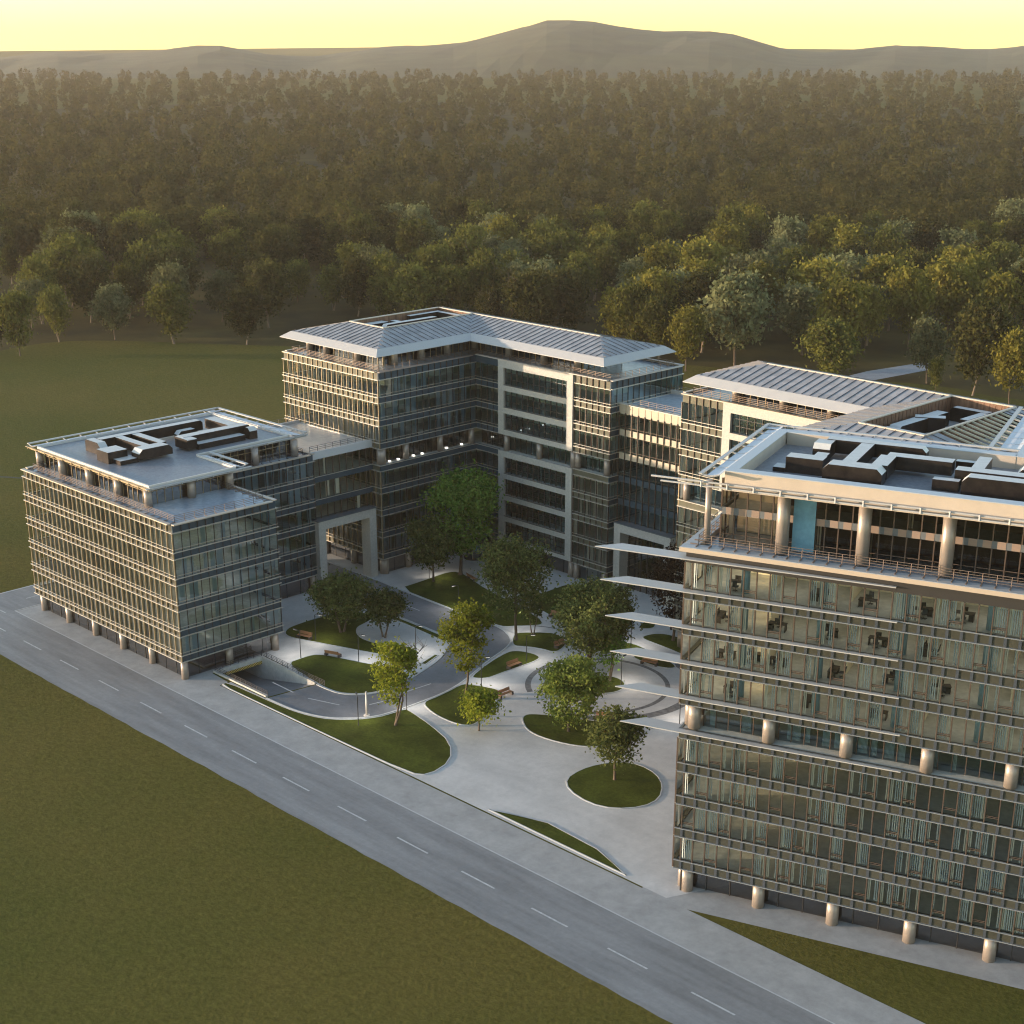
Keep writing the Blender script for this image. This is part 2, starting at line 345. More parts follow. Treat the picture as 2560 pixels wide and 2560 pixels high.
# roof: slab + membrane + thin eaves + louvred edges on two sides
m = MB(); m.prism([(-39.2, 2.2), (-8.6, 2.2), (-8.6, 16.6), (-18.4, 16.6), (-18.4, 33.4), (-39.2, 33.4)], 24.92, 25.34, 0, 1); roofA = m.build('roof', [ALU, MEMB], A)
m = MB()
for a, c in [((-39.2, 2.2), (-8.6, 2.2)), ((-8.6, 2.2), (-8.6, 16.6)), ((-8.6, 16.6), (-18.4, 16.6)), ((-18.4, 16.6), (-18.4, 33.4)), ((-18.4, 33.4), (-39.2, 33.4)), ((-39.2, 33.4), (-39.2, 2.2))]:
    W = Wall(a, c); W.box(m, 0, W.L-.3, -.3, .0, 25.34, 25.60)
m.build('roof_upstand', mat('pale upstand', (.62, .58, .52), .6), roofA)
def eave_gutter(b, a, c, z, parent_mat=WHITE):
    W = Wall(a, c); m = MB(); W.box(m, -.6, W.L+.3, .05, .42, z+.16, z+.26); W.box(m, -.4, W.L+.1, .05, .22, z-.06, z+.1)
    n = int(W.L/2.56)
    for i in range(n+1): W.box(m, i*2.56-.04, i*2.56+.04, .02, .46, z-.08, z+.30)
    return m.build('eave_gutter', parent_mat, b)
eave_gutter(A, (-41.2, 2.1), (-8.2, 2.1), 25.0, BRONZE_L); eave_gutter(A, (-8.4, 2.0), (-8.4, 18.6), 25.1); eave_gutter(A, (-17.9, 18.4), (-17.9, 36.0), 25.1)
def louvre(b, a, c, z, depth=2.9, gap=.75, beam=.5, panel=True, rib=2.9, sag=.25, ends=True):
    """projecting white roof louvre: outer beam, open gap, perforated panel, curved brackets"""
    W = Wall(a, c); m = MB()
    W.box(m, -.0, W.L, depth-beam, depth, z, z+.16)
    m2 = MB()
    if panel:
        n = 8; w1 = depth-beam-gap
        for k in range(4):
            wa, wb = .02+w1*k/4, .02+w1*(k+1)/4; za = z+.10-sag*math.sin(math.pi*wa/(w1+1)); zb = z+.10-sag*math.sin(math.pi*wb/(w1+1))
            q = [W.at(.1, wa, za), W.at(W.L-.1, wa, za), W.at(W.L-.1, wb, zb), W.at(.1, wb, zb)]
            m2.hexa([p-Vector((0, 0, .05)) for p in q], q)
    n = max(1, round(W.L/rib))
    for i in range(n+1):
        u = .15+(W.L-.3)*i/n
        pts = [W.at(u, depth*j/6, z+.1-sag*1.2*math.sin(math.pi*j/6)) for j in range(7)]
        for j in range(6): m.beam(pts[j], pts[j+1], .10, .14)
    o = m.build('roof_louvre', WHITE, b)
    if panel: m2.build('louvre_panel', mat('perforated panel', (.62, .63, .65), .5, var=.08, scale=9), o)
    return o
louvre(A, (-39.2, 36.2), (-39.2, 1.9), 25.58, depth=2.4, gap=.55, beam=.42)
louvre(A, (-17.6, 33.4), (-41.6, 33.4), 25.58, depth=2.9, gap=.7)
louvre(A, (-8.6, 16.6), (-17.8, 16.6), 25.58, depth=2.1, gap=.6)

# ================================================================ LINK 1
L1 = empty('link_building', (-26, 42.3, 0), 'low glass link bridging the archway with a pale empty roof terrace', 'building', world=True)
W1 = Wall((-16.9, 36.22), (-16.9, 48.48)); W1b = Wall((-36, 48.48), (-36, 36.22))
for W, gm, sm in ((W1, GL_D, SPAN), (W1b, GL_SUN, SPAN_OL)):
    for k in (3, 4, 5):
        window_strip(L1, W, .1, W.L-.1, STO*k+.06, STO*k+2.75, gm, BRONZE if W is W1 else BRONZE_L, fin=.12, blind=.15)
        if k > 3:
            s = MB(); W.box(s, .02, W.L-.02, -.22, 0, STO*k-BAND, STO*k+.06); s.build('spandrel', sm, L1)
            l = MB(); W.box(l, .02, W.L-.02, .003, .2, STO*k-.04, STO*k+.04); l.build('ledge', ALU, L1)
    s = MB(); W.box(s, .02, W.L-.02, -.25, .05, 21.3, 22.5); s.build('parapet', mat('pale fascia', (.55, .55, .55), .5), L1)
m = MB(); m.box(-35.7, -17.2, 36.25, 48.45, 21.3, 22.15); m.build('roof_terrace', TERR_L, L1)
for k in (3, 4, 5):
    m = MB(); m.box(-35.7, -17.2, 36.25, 48.45, STO*k-(.9 if k == 3 else .34), STO*k, 0); m.build('floor_slab', FLOOR, L1)
railing(L1, [(-17.3, 36.3), (-17.3, 48.4)], 22.5, h=.85, rails=3, mt=RAIL_D); railing(L1, [(-35.5, 48.4), (-35.5, 36.3)], 22.5, h=.85, rails=3, mt=RAIL)
pm = MB(); pm.box(-17.6, -15.5, 36.0, 37.4, 0, 11.6); pm.box(-17.6, -15.5, 46.3, 47.7, 0, 11.6); pm.box(-17.6, -15.5, 37.4, 46.3, 10.2, 11.6)
po = pm.build('portal', STONE, L1)
pm = MB(); pm.box(-17.62, -15.4, 35.9, 47.8, 11.6, 11.72); pm.build('portal_coping', mat('dark coping', (.10, .115, .13), .5), po)

# ================================================================ BUILDING B (centre, tall, L-shaped)
Bd = empty('office_building', (-27, 67, 0), 'tallest central glass block with grey hip roof and stone framed window grid', 'building', 'office blocks of the campus', world=True)
WBf = Wall((-39.4, 48.5), (-14.9, 48.5)); WBr = Wall((-14.9, 48.5), (-14.9, 69.5)); WBw = Wall((-14.9, 69.5), (15.3, 69.5)); WBe = Wall((15.3, 69.5), (15.3, 86.5)); WBb = Wall((15.3, 86.5), (-39.4, 86.5)); WBl = Wall((-39.4, 86.5), (-39.4, 48.5))
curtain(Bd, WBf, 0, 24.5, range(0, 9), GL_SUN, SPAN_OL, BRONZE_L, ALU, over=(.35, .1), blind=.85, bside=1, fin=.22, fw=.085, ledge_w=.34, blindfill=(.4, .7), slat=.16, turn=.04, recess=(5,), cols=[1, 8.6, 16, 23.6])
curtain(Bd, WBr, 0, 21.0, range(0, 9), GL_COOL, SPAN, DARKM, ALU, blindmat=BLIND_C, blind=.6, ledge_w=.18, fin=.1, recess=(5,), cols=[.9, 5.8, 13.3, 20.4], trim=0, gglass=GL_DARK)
curtain(Bd, WBw, 0, 5.6, range(0, 9), GL_COOL, SPAN, DARKM, ALU, blindmat=BLIND_C, blind=.5, ledge_w=.16, fin=.1, recess=(5,), trim=0)
curtain(Bd, WBw, 22.6, 30.2, range(0, 9), GL_SUN, SPAN_OL, BRONZE, ALU, over=(0, .2), blind=.6, ledge_w=.26, fin=.18, recess=(5,), cols=[23.0, 29.2], gglass=GL_COOL)  # sunlit end of the wing in sun-toned material copies
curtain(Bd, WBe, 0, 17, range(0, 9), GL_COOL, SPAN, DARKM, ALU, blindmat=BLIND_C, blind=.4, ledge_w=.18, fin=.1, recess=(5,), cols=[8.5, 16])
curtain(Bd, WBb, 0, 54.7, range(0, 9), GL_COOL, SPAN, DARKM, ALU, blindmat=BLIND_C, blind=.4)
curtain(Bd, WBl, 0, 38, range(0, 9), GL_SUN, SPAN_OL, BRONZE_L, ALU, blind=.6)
def stone_frame(b, W, u0, u1, z0, z1, openings, uo0, uo1, proud=.4, back=-.3):
    m = MB(); W.box(m, u0, uo0, back, proud, z0, z1); W.box(m, uo1, u1, back, proud, z0, z1)
    zs = [z0]+[z for o in openings for z in o]+[z1]
    for i in range(0, len(zs), 2): W.box(m, uo0, uo1, back, proud, zs[i], zs[i+1])
    fr = m.build('stone_frame', STONE, b)
    for (a, c) in openings:
        window_strip(b, W, uo0+.02, uo1-.02, a+.02, c-.02, GL_COOL, DARKM, -.12, fin=.1, fw=.09, blind=.35, transoms=(a+.95, a+1.95), name='framed_window')
        s = MB(); W.box(s, uo0, uo1, proud-.16, proud+.05, a-.0, a+.05); s.build('window_sill', DARKM, fr)
stone_frame(Bd, WBw, 5.7, 22.5, 21.3, 33.6, [(22.2, 24.9), (25.9, 28.65), (29.6, 32.4)], 7.0, 21.2)
stone_frame(Bd, WBw, 5.7, 22.5, 2.9, 18.5, [(3.6, 6.4), (7.3, 10.1), (11.0, 13.8), (14.7, 17.5)], 7.0, 21.2)
window_strip(Bd, WBw, 5.8, 22.4, 18.52, 21.28, GL_COOL, DARKM, -1.0, blind=.4, fin=.06, name='recessed_window')
window_strip(Bd, WBw, 5.8, 22.4, .02, 2.88, GL_DARK, DARKM, -1.1, sp=2.56, blind=0, fin=.06, name='shopfront')
for c, z0, z1 in [(7, 18.5, 21.3), (14.6, 18.5, 21.3), (22.2, 18.5, 21.3), (7, .0, 2.9), (14.6, 0, 2.9), (22.0, 0, 2.9)]:
    m = MB(); q = WBw.at(c, -.35, 0); m.cyl(q.x, q.y, z0, z1, .5); m.build('column', COLM, Bd, True)
polyB = [(-39.0, 48.9), (-15.3, 48.9), (-15.3, 69.9), (14.9, 69.9), (14.9, 86.1), (-39.0, 86.1)]
slabs(Bd, polyB, range(1, 9))
core(Bd, -33, -21, 55, 80, .05, 32.5); core(Bd, -18, 10, 76, 80, .05, 32.5)
m = MB(); m.prism([(-39.37, 48.53), (-14.93, 48.53), (-14.93, 69.53), (15.27, 69.53), (15.27, 86.47), (-39.37, 86.47)], 32.5, 33.3); m.build('terrace_floor', TERR, Bd)
for W in (WBf, WBr, WBe, WBb, WBl):
    s = MB(); toothed(W, s, 0, W.L-(.23 if W is not WBr else 0), -.22, 0, [(u-.045, u+.045, .16) for u in mullion_positions(0, W.L)[1:-1]], 32.35, 33.5); s.build('parapet', [SPAN_OL, BRONZE_L] if W in (WBf, WBl) else [SPAN, DARKM], Bd)
    l = MB(); W.box(l, -.3 if W is WBf else 0, W.L+.1, .004, .28, 32.3, 32.4); l.build('ledge', ALU, Bd)
s = MB(); WBw.box(s, 0, 5.65, -.22, 0, 32.35, 33.5); s.build('parapet', SPAN, Bd)
s = MB(); toothed(WBw, s, 22.55, 29.97, -.22, 0, [(u-.045, u+.045, .2) for u in mullion_positions(22.6, 30.2)[1:-1]], 32.35, 33.5); s.build('parapet', [SPAN_OL, BRONZE], Bd)
l = MB(); WBw.box(l, 22.55, 30.3, .004, .24, 32.25, 32.34); l.build('ledge', ALU, Bd)
coping(Bd, [(-39.4, 86.5), (-39.4, 48.5), (-14.9, 48.5)], 33.5, mt=mat('sunlit coping', (.55, .45, .35), .45, .3), out=.38)  # sunlit copy of the coping colour
coping(Bd, [(-14.9, 48.5), (-14.9, 69.2)], 33.5, mt=mat('shaded coping', (.30, .25, .22), .5), out=.3)  # same coping with shade put into the colour
coping(Bd, [(-14.6, 69.45), (15.3, 69.45), (15.3, 86.5), (-39.4, 86.5)], 33.62, mt=mat('stone coping', (.5, .45, .4), .6), out=.42)
railing(Bd, [(-38.4, 85.5), (-38.4, 49.5), (-15.9, 49.5), (-15.9, 70.5), (14.3, 70.5), (14.3, 85.5), (-38.4, 85.5)], 33.4, h=.95, brackets=.95)
penthouse(Bd, [(-38.4, 53.4), (-19.4, 53.4), (-19.4, 73.6), (5.5, 73.6), (5.5, 83), (-38.4, 83)], 33.32, 36.0,
          [(-33.4, 52.9), (-25.3, 52.9), (-18.9, 55.3), (-18.9, 61), (-18.9, 66.8), (-18.7, 72.9), (-10.5, 72.9), (-2.4, 72.9), (5.0, 72.9), (-38, 52.9)])
core(Bd, -34, -23, 57, 80, 33.35, 35.9, DARKIN); core(Bd, -16, 2, 77, 81, 33.35, 35.9, DARKIN)
def hip_roof(b, eave, inner, slopes, ze, zi, zt, well=None, topset=(), boards=True, gapmat=None, skip=None):
    """eave/inner outlines (ccw), slopes = (plan polygon whose first edge is the eave)"""
    m = MB(); n = len(eave)
    for i in range(n):
        j = (i+1) % n
        m.poly([(*eave[i], ze), (*eave[j], ze), (*eave[j], ze+.10), (*eave[i], ze+.10)])
        m.poly([(*eave[i], ze+.10), (*eave[j], ze+.10), (*inner[j], zi), (*inner[i], zi)])
    m.poly([(*p, ze) for p in reversed(eave)])
    fas = m.build('roof', WHITE, b)
    rm = MB()
    for S in slopes:
        zz = [zi if e < 2 else zt for e in range(len(S))]
        rm.poly([(*p, z+.004) for p, z in zip(S, zz)])
        a, c = Vector((*S[0], 0)), Vector((*S[1], 0)); d = (c-a).normalized(); nn = Vector((-d.y, d.x, 0))
        P3 = [Vector((*p, z)) for p, z in zip(S, zz)]
        t3 = P3[2]; dep = (Vector((t3.x, t3.y, 0))-a).dot(nn); sl = (zt-zi)/dep
        umin = min((Vector((*p, 0))-a).dot(d) for p in S); umax = max((Vector((*p, 0))-a).dot(d) for p in S)
        u = umin+.6
        while u < umax-.3:
            hits = []
            for i in range(len(S)):
                p, q = Vector((*S[i], 0)), Vector((*S[(i+1) % len(S)], 0)); pu, qu = (p-a).dot(d), (q-a).dot(d)
                if (pu-u)*(qu-u) < 0:
                    t = (u-pu)/(qu-pu); hits.append((p+(q-p)*t-a).dot(nn))
            if len(hits) >= 2:
                h0, h1 = min(hits)+.08, max(hits)-.12
                if h1-h0 > .3:
                    p, q = a+d*u+nn*h0, a+d*u+nn*h1
                    sm = MB(); sm.beam((p.x, p.y, zi+sl*h0+.05), (q.x, q.y, zi+sl*h1+.05), .07, .07); sm.build('roof_seam', SEAM, fas)
            u += 1.27
    rm.build('roof_sheeting', ROOFM, fas)
    cm = MB()                                                        # ridge / rim caps
    for (p, q) in topset: cm.beam((*p, zt+.07), (*q, zt+.07), .35, .14)
    cm.build('ridge_cap', mat('ridge cap', (.50, .44, .36), .5), fas)
    if well:
        x0, x1, y0, y1, zf = well; wm = MB()
        wm.poly([(x0, y0, zt), (x0, y0, zf), (x0, y1, zf), (x0, y1, zt)]); wm.poly([(x0, y1, zt), (x0, y1, zf), (x1, y1, zf), (x1, y1, zt)])
        wm.poly([(x1, y1, zt), (x1, y1, zf), (x1, y0, zf), (x1, y0, zt)]); wm.poly([(x1, y0, zt), (x1, y0, zf), (x0, y0, zf), (x0, y0, zt)])
        for k in range(int((y1-y0)/.8)):
            y = y0+.4+k*.8; wm.box(x0-.0, x0+.05, y-.03, y+.03, zf, zt-.1); wm.box(x1-.05, x1, y-.03, y+.03, zf, zt-.1)
        for k in range(int((x1-x0)/.8)):
            x = x0+.4+k*.8; wm.box(x-.03, x+.03, y1-.05, y1, zf, zt-.1)
        wm.build('roof_well', WOOD, fas)
        fm = MB(); fm.poly([(x0, y0, zf+.01), (x1, y0, zf+.01), (x1, y1, zf+.01), (x0, y1, zf+.01)]); fm.build('well_floor', MEMB, fas)
    return fas
hip_roof(Bd, [(-39.6, 48.0), (-14.6, 48.0), (-14.6, 68.0), (15.1, 68.0), (15.1, 85.0), (-39.6, 85.0)],
         [(-38.25, 49.35), (-15.95, 49.35), (-15.95, 69.35), (13.75, 69.35), (13.75, 83.65), (-38.25, 83.65)],
         [[(-38.25, 49.35), (-15.95, 49.35), (-22.85, 56.6), (-31.6, 56.6)], [(-15.95, 49.35), (-15.95, 69.35), (-22.85, 76.4), (-22.85, 56.6)],
          [(-15.95, 69.35), (13.75, 69.35), (6.6, 76.4), (-22.85, 76.4)], [(13.75, 69.35), (13.75, 83.65), (6.6, 76.4)],
          [(13.75, 83.65), (-38.25, 83.65), (-31.6, 76.4), (6.6, 76.4)], [(-38.25, 83.65), (-38.25, 49.35), (-31.6, 56.6), (-31.6, 76.4)]],
         36.0, 37.0, 38.5, well=(-31.6, -22.85, 56.6, 76.4, 36.6),
         topset=[((-31.6, 56.6), (-22.85, 56.6)), ((-22.85, 56.7), (-22.85, 76.3)), ((-31.6, 56.7), (-31.6, 76.3)), ((-31.6, 76.4), (6.6, 76.4))])
for k, y in enumerate((51.2, 53.0, 56.3, 58.2, 63.6, 67.0, 68.9)):
    m = MB(); m.cyl(-15.9, y, 18.62, 18.68, .20, 14); m.build('floor_light', LITC, Bd)
# revolving door in the inner corner
rv = MB()
rv.cyl(-11.2, 65.6, 0.02, .18, 2.0, 24); rv.cyl(-11.2, 65.6, 2.6, 2.85, 1.7, 24)
rd = rv.build('revolving_door', DARKM, Bd)
rv = MB()
for k in range(16):
    a0, a1 = 2*math.pi*k/16, 2*math.pi*(k+1)/16
    rv.poly([(-11.2+1.6*math.cos(a0), 65.6+1.6*math.sin(a0), .18), (-11.2+1.6*math.cos(a1), 65.6+1.6*math.sin(a1), .18), (-11.2+1.6*math.cos(a1), 65.6+1.6*math.sin(a1), 2.6), (-11.2+1.6*math.cos(a0), 65.6+1.6*math.sin(a0), 2.6)])
rv.build('door_glass', GL_COOL, rd)
rv = MB()
for k in range(6):
    a0 = 2*math.pi*k/6; rv.beam((-11.2+1.63*math.cos(a0), 65.6+1.63*math.sin(a0), .18), (-11.2+1.63*math.cos(a0), 65.6+1.63*math.sin(a0), 2.6), .1)
rv.build('door_post', ALU, rd)

# ================================================================ LINK 2
L2 = empty('link_building', (27, 77, 0), 'glass link between the two hip roofed blocks with blue roof terrace', 'building', world=True)
W2 = Wall((15.32, 71.5), (40, 71.5))
for k in range(1, 8):
    if k < 3: continue
    window_strip(L2, W2, .1, W2.L, STO*k+.06, STO*k+2.75, GL_SUN if k > 5 else GL_COOL, BRONZE, fin=.2, fw=.09, blind=.7 if k > 5 else .3, bside=1, blindfill=(.4, .8), slat=.14, low=BAND if k > 3 else 0.)  # upper storeys take the sunlit glass, lower ones the shaded copy
    if k > 3:
        s = MB(); W2.box(s, .02, W2.L, -.22, 0, STO*k-BAND, STO*k+.06); s.build('spandrel', SPAN_TAN if k > 5 else SPAN, L2)  # sunlit tan above, shaded tone below: shadow line put into colour
        l = MB(); W2.box(l, .02, W2.L, .1, .16, STO*k+.42, STO*k+.48); l.build('guard_bar', BRONZE, L2)
s = MB(); toothed(W2, s, .02, W2.L, -.25, .03, [(u-.03, u+.03, .06) for u in mullion_positions(.1, W2.L)[1:-1]], 28.4, 29.85); s.build('parapet', [SPAN_TAN, BRONZE], L2)
m = MB(); m.box(15.34, 40, 71.75, 84, 28.8, 29.55); m.build('roof_terrace', TERR, L2)
m = MB(); W2.box(m, .02, W2.L, -.9, .12, 29.85, 29.95); m.build('parapet_coping', ALU, L2)
s = MB(); s.box(15.34, 40, 83.7, 84, 28.8, 30.2); s.build('back_parapet', TERR_L, L2)
railing(L2, [(17, 72.5), (38.6, 72.5)], 29.9, h=.85, rails=3, brackets=.9); railing(L2, [(38.6, 83.4), (15.6, 83.4)], 30.2, h=.85, rails=3, mt=RAIL)
for k in (3, 4, 5, 6, 7):
    m = MB(); m.box(15.4, 40, 71.8, 83.6, STO*k-(.9 if k == 3 else .34), STO*k, 0); m.build('floor_slab', FLOOR, L2)
m = MB(); m.box(15.4, 40, 79, 79.3, 11.1, 28.6); m.build('inner_wall', INWALL, L2)
m = MB(); m.box(15.4, 40, 83.7, 83.95, 0, 28.6); m.build('back_wall', CONC, L2)
pm = MB(); pm.box(16.1, 17.4, 70.0, 72.0, 0, 11.2); pm.box(26.4, 27.7, 70.0, 72.0, 0, 11.2); pm.box(17.4, 26.4, 70.0, 72.0, 9.85, 11.2)
po = pm.build('portal', STONE, L2)
pm = MB(); pm.box(16.0, 27.8, 69.9, 72.05, 11.2, 11.32); pm.build('portal_coping', mat('dark coping two', (.10, .115, .13), .5), po)
window_strip(L2, Wall((17.4, 72.3), (26.4, 72.3)), 0, 9, .05, 9.8, GL_DARK, DARKM, transoms=(3.7, 7.4), blind=0, name='entrance_glazing')

# ================================================================ BUILDING C/E (right rear, hip roof with plant well)
Cb = empty('office_building', (70, 57, 0), 'right rear block whose hip roof holds a timber lined plant well', 'building', 'office blocks of the campus', world=True)
WCf = Wall((38.8, 58), (68.5, 58)); WCw = Wall((38.8, 72), (38.8, 58)); WEw = Wall((68.5, 58), (68.5, 37)); WEs = Wall((68.5, 37), (93, 37)); WEe = Wall((93, 37), (93, 72)); WCb = Wall((93, 72), (38.8, 72))
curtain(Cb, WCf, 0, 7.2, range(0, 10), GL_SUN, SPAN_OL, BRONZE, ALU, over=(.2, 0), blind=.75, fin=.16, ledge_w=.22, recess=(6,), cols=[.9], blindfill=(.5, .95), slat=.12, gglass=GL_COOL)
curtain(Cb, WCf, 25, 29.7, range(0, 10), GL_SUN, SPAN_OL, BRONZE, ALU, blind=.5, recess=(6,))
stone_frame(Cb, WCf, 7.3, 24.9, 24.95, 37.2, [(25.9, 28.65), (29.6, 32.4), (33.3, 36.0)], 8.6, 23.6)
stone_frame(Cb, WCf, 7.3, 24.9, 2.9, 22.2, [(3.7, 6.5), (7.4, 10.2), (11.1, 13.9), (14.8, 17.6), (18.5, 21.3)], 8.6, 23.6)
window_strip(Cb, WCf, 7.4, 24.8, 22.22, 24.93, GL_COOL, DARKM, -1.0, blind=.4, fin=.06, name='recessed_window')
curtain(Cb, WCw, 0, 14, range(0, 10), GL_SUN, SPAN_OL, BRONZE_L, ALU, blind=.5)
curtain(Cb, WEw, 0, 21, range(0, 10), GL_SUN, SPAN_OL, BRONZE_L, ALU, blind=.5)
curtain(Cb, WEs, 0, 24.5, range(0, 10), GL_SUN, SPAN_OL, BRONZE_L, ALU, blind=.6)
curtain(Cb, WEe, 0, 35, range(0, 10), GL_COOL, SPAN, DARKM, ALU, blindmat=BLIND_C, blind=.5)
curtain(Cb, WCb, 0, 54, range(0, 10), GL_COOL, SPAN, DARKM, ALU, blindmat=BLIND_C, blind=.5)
slabs(Cb, [(39.2, 58.4), (68.9, 58.4), (68.9, 37.4), (92.6, 37.4), (92.6, 71.6), (39.2, 71.6)], range(1, 10))
core(Cb, 45, 88, 63, 66, .05, 36.2); core(Cb, 76, 86, 43, 60, .05, 36.2)
m = MB(); m.prism([(38.83, 58.03), (68.53, 58.03), (68.53, 37.03), (92.97, 37.03), (92.97, 71.97), (38.83, 71.97)], 36.2, 37.0); m.build('terrace_floor', TERR, Cb)
for W in (WCf, WCw, WEw, WEs, WEe, WCb):
    s = MB(); toothed(W, s, 0, 7.25 if W is WCf else W.L-.23, -.22, 0, [(u-.04, u+.04, .16) for u in mullion_positions(0, 7.2 if W is WCf else W.L)[1:-1]], 36.05, 37.15); s.build('parapet', [SPAN_OL, BRONZE], Cb)
coping(Cb, [(38.8, 72), (38.8, 57.95), (68.5, 57.95), (68.5, 37), (93, 37), (93, 72), (38.8, 72)], 37.21, mt=mat('tan coping', (.58, .47, .36), .5), out=.42)
railing(Cb, [(39.8, 71), (39.8, 59), (69.5, 59)], 37.1, h=.95, brackets=.95)
penthouse(Cb, [(45.2, 61.2), (71, 61.2), (71, 40), (90.5, 40), (90.5, 70), (45.2, 70)], 37.02, 39.3, [(46, 60.5), (53.8, 60.5), (61.3, 60.5), (68.6, 60.5)])
core(Cb, 50, 88, 64, 68, 37.05, 39.2, DARKIN)
hip_roof(Cb, [(40.2, 56.1), (67.6, 56.1), (67.6, 35.6), (93.2, 35.6), (93.2, 72.6), (40.2, 72.6)],
         [(41.5, 57.4), (69.0, 57.4), (69.0, 37.0), (91.8, 37.0), (91.8, 71.2), (41.5, 71.2)],
         [[(41.5, 57.4), (69.0, 57.4), (76.1, 64.1), (48.2, 64.1)], [(69.0, 57.4), (69.0, 37.0), (76.1, 44.1), (76.1, 64.1)],
          [(69.0, 37.0), (91.8, 37.0), (84.7, 44.1), (76.1, 44.1)],
          [(91.8, 37.0), (91.8, 46.6), (84.7, 46.6), (84.7, 44.1)], [(91.8, 61.0), (91.8, 71.2), (84.7, 64.1), (84.7, 61.0)],
          [(91.8, 71.2), (41.5, 71.2), (48.2, 64.1), (84.7, 64.1)], [(41.5, 71.2), (41.5, 57.4), (48.2, 64.1)]],
         39.3, 40.3, 41.8, well=(76.1, 84.7, 44.1, 64.1, 38.6),
         topset=[((48.2, 64.1), (84.7, 64.1)), ((76.1, 44.2), (76.1, 64.0)), ((76.1, 44.1), (84.7, 44.1)), ((84.7, 44.2), (84.7, 64.0))])
m = MB()                                                              # open rafters over the east slope
for k in range(11):
    y = 47.6+k*1.28; m.beam((84.8, y, 41.75), (91.9, y, 40.3), .16, .2)
m.beam((91.8, 46.6, 40.35), (91.8, 61.0, 40.35), .2, .2)
m.build('rafter', mat('pale rafters', (.58, .52, .36), .5), Cb)
m = MB(); m.box(84.9, 91.4, 46.8, 60.8, 37.9, 38.1); m.box(84.75, 84.95, 46.7, 60.9, 38.1, 41.6, 1); m.build('roof_court', [TERR, WOOD], Cb)
m = MB(); m.box(88.5, 88.9, 47, 60.8, 38.1, 38.8); m.build('court_kerb', WHITE, Cb)

# ================================================================ BUILDING D (right, near, turned 20 degrees)
c0 = Vector((83.4, 4.7, 0)); aD = R(20); du = Vector((math.cos(aD), math.sin(aD), 0)); dv = Vector((-math.sin(aD), math.cos(aD), 0))
def D(s, t): p = c0+du*s+dv*t; return (p.x, p.y)
def D3(s, t, z): return (*D(s, t), z)
Db = empty('office_building', (*D(25, 10), 0), 'nearest cream and glass block with long pointed white sun blades', 'building', 'office blocks of the campus', world=True)
LD = 50.
WDf = Wall(D(0, 0), D(LD, 0)); WDr = Wall(D(LD, 0), D(LD, 38)); WDb = Wall(D(27, 38), D(27, 17)); WDk = Wall(D(27, 17), D(0, 17)); WDl = Wall(D(0, 17), D(0, 0))
colD = [1.3+7.68*i for i in range(7)]
u_first = .73; FIN = mat('dark blue fin', (.05, .06, .075), .45)
for k in range(1, 10):
    z = STO*k
    if k == 5:
        window_strip(Db, WDf, 2.0, LD-.3, z+.02, z+STO-BAND, GL_COOL, BRONZE, -1.6, fin=.06, fw=.08, blind=.6, slat=.1, name='recessed_window')
    else:
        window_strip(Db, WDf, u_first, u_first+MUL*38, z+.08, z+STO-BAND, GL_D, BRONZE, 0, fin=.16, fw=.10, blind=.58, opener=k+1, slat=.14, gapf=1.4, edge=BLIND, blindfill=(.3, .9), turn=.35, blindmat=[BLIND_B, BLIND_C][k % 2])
    s = MB(); toothed(WDf, s, 0, LD-.23, -.22, 0, [(u_first+MUL*q-.14, u_first+MUL*q+.14, .10) for q in range(38)], z-BAND, z+.08); s.build('spandrel', [SPAN_DK, FIN], Db)
    for zz in (z+.02, z-BAND):
        l = MB(); WDf.box(l, 0, LD, .003, .18, zz-.045, zz+.045); l.build('ledge', mat('grey ledge', (.22, .24, .26), .45, .2), Db)
window_strip(Db, WDf, .6, LD-.6, .05, 2.7, GL_DARK, DARKM, -1.5, sp=2.56, blind=0, name='shopfront')
for u in colD:
    for z0, z1 in ((0, 2.75), (18.55, 21.25)):
        m = MB(); q = WDf.at(u, -.75, 0); m.cyl(q.x, q.y, z0, z1, .62, 20); m.build('column', COLM, Db, True)
for W in (WDr, WDk, WDl, WDb):
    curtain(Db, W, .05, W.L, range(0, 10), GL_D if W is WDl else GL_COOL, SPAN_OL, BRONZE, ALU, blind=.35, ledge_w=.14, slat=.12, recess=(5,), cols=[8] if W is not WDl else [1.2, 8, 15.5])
pD = [D(.3, .3), D(LD-.3, .3), D(LD-.3, 37.7), D(27.3, 37.7), D(27.3, 16.7), D(.3, 16.7)]
slabs(Db, pD, range(1, 10))
cw = MB(); cw.prism([D(4, 7.4), D(44, 7.4), D(44, 11), D(4, 11)], .05, 36.3); cw.build('core_wall', INWALL, Db)
pt = MB()
for s in (7.7, 15.4, 23.1, 30.8, 38.4):
    pt.prism([D(s, 3.4), D(s+.12, 3.4), D(s+.12, 7.38), D(s, 7.38)], 22.25, 36.3)
pt.build('partition_wall', INWALL, Db)
for k in range(6, 10):                                                  # inner concrete columns painted blue grey
    for s in (5.6, 13.2, 20.9, 28.6, 36.2):
        m = MB(); q = D(s, 1.5); m.cyl(q[0], q[1], STO*k+.01, STO*k+3.34, .42); m.build('inner_column', BLUEP, Db, True)
m = MB(); m.prism([D(.03, .03), D(LD-.03, .03), D(LD-.03, 37.97), D(27.03, 37.97), D(27.03, 16.97), D(.03, 16.97)], 36.3, 37.15); m.build('terrace_floor', TERR, Db)
s = MB(); WDf.box(s, .0, LD-.23, -.22, -.0, 36.05, 37.12); s.build('parapet', DARKM, Db)
m = MB()
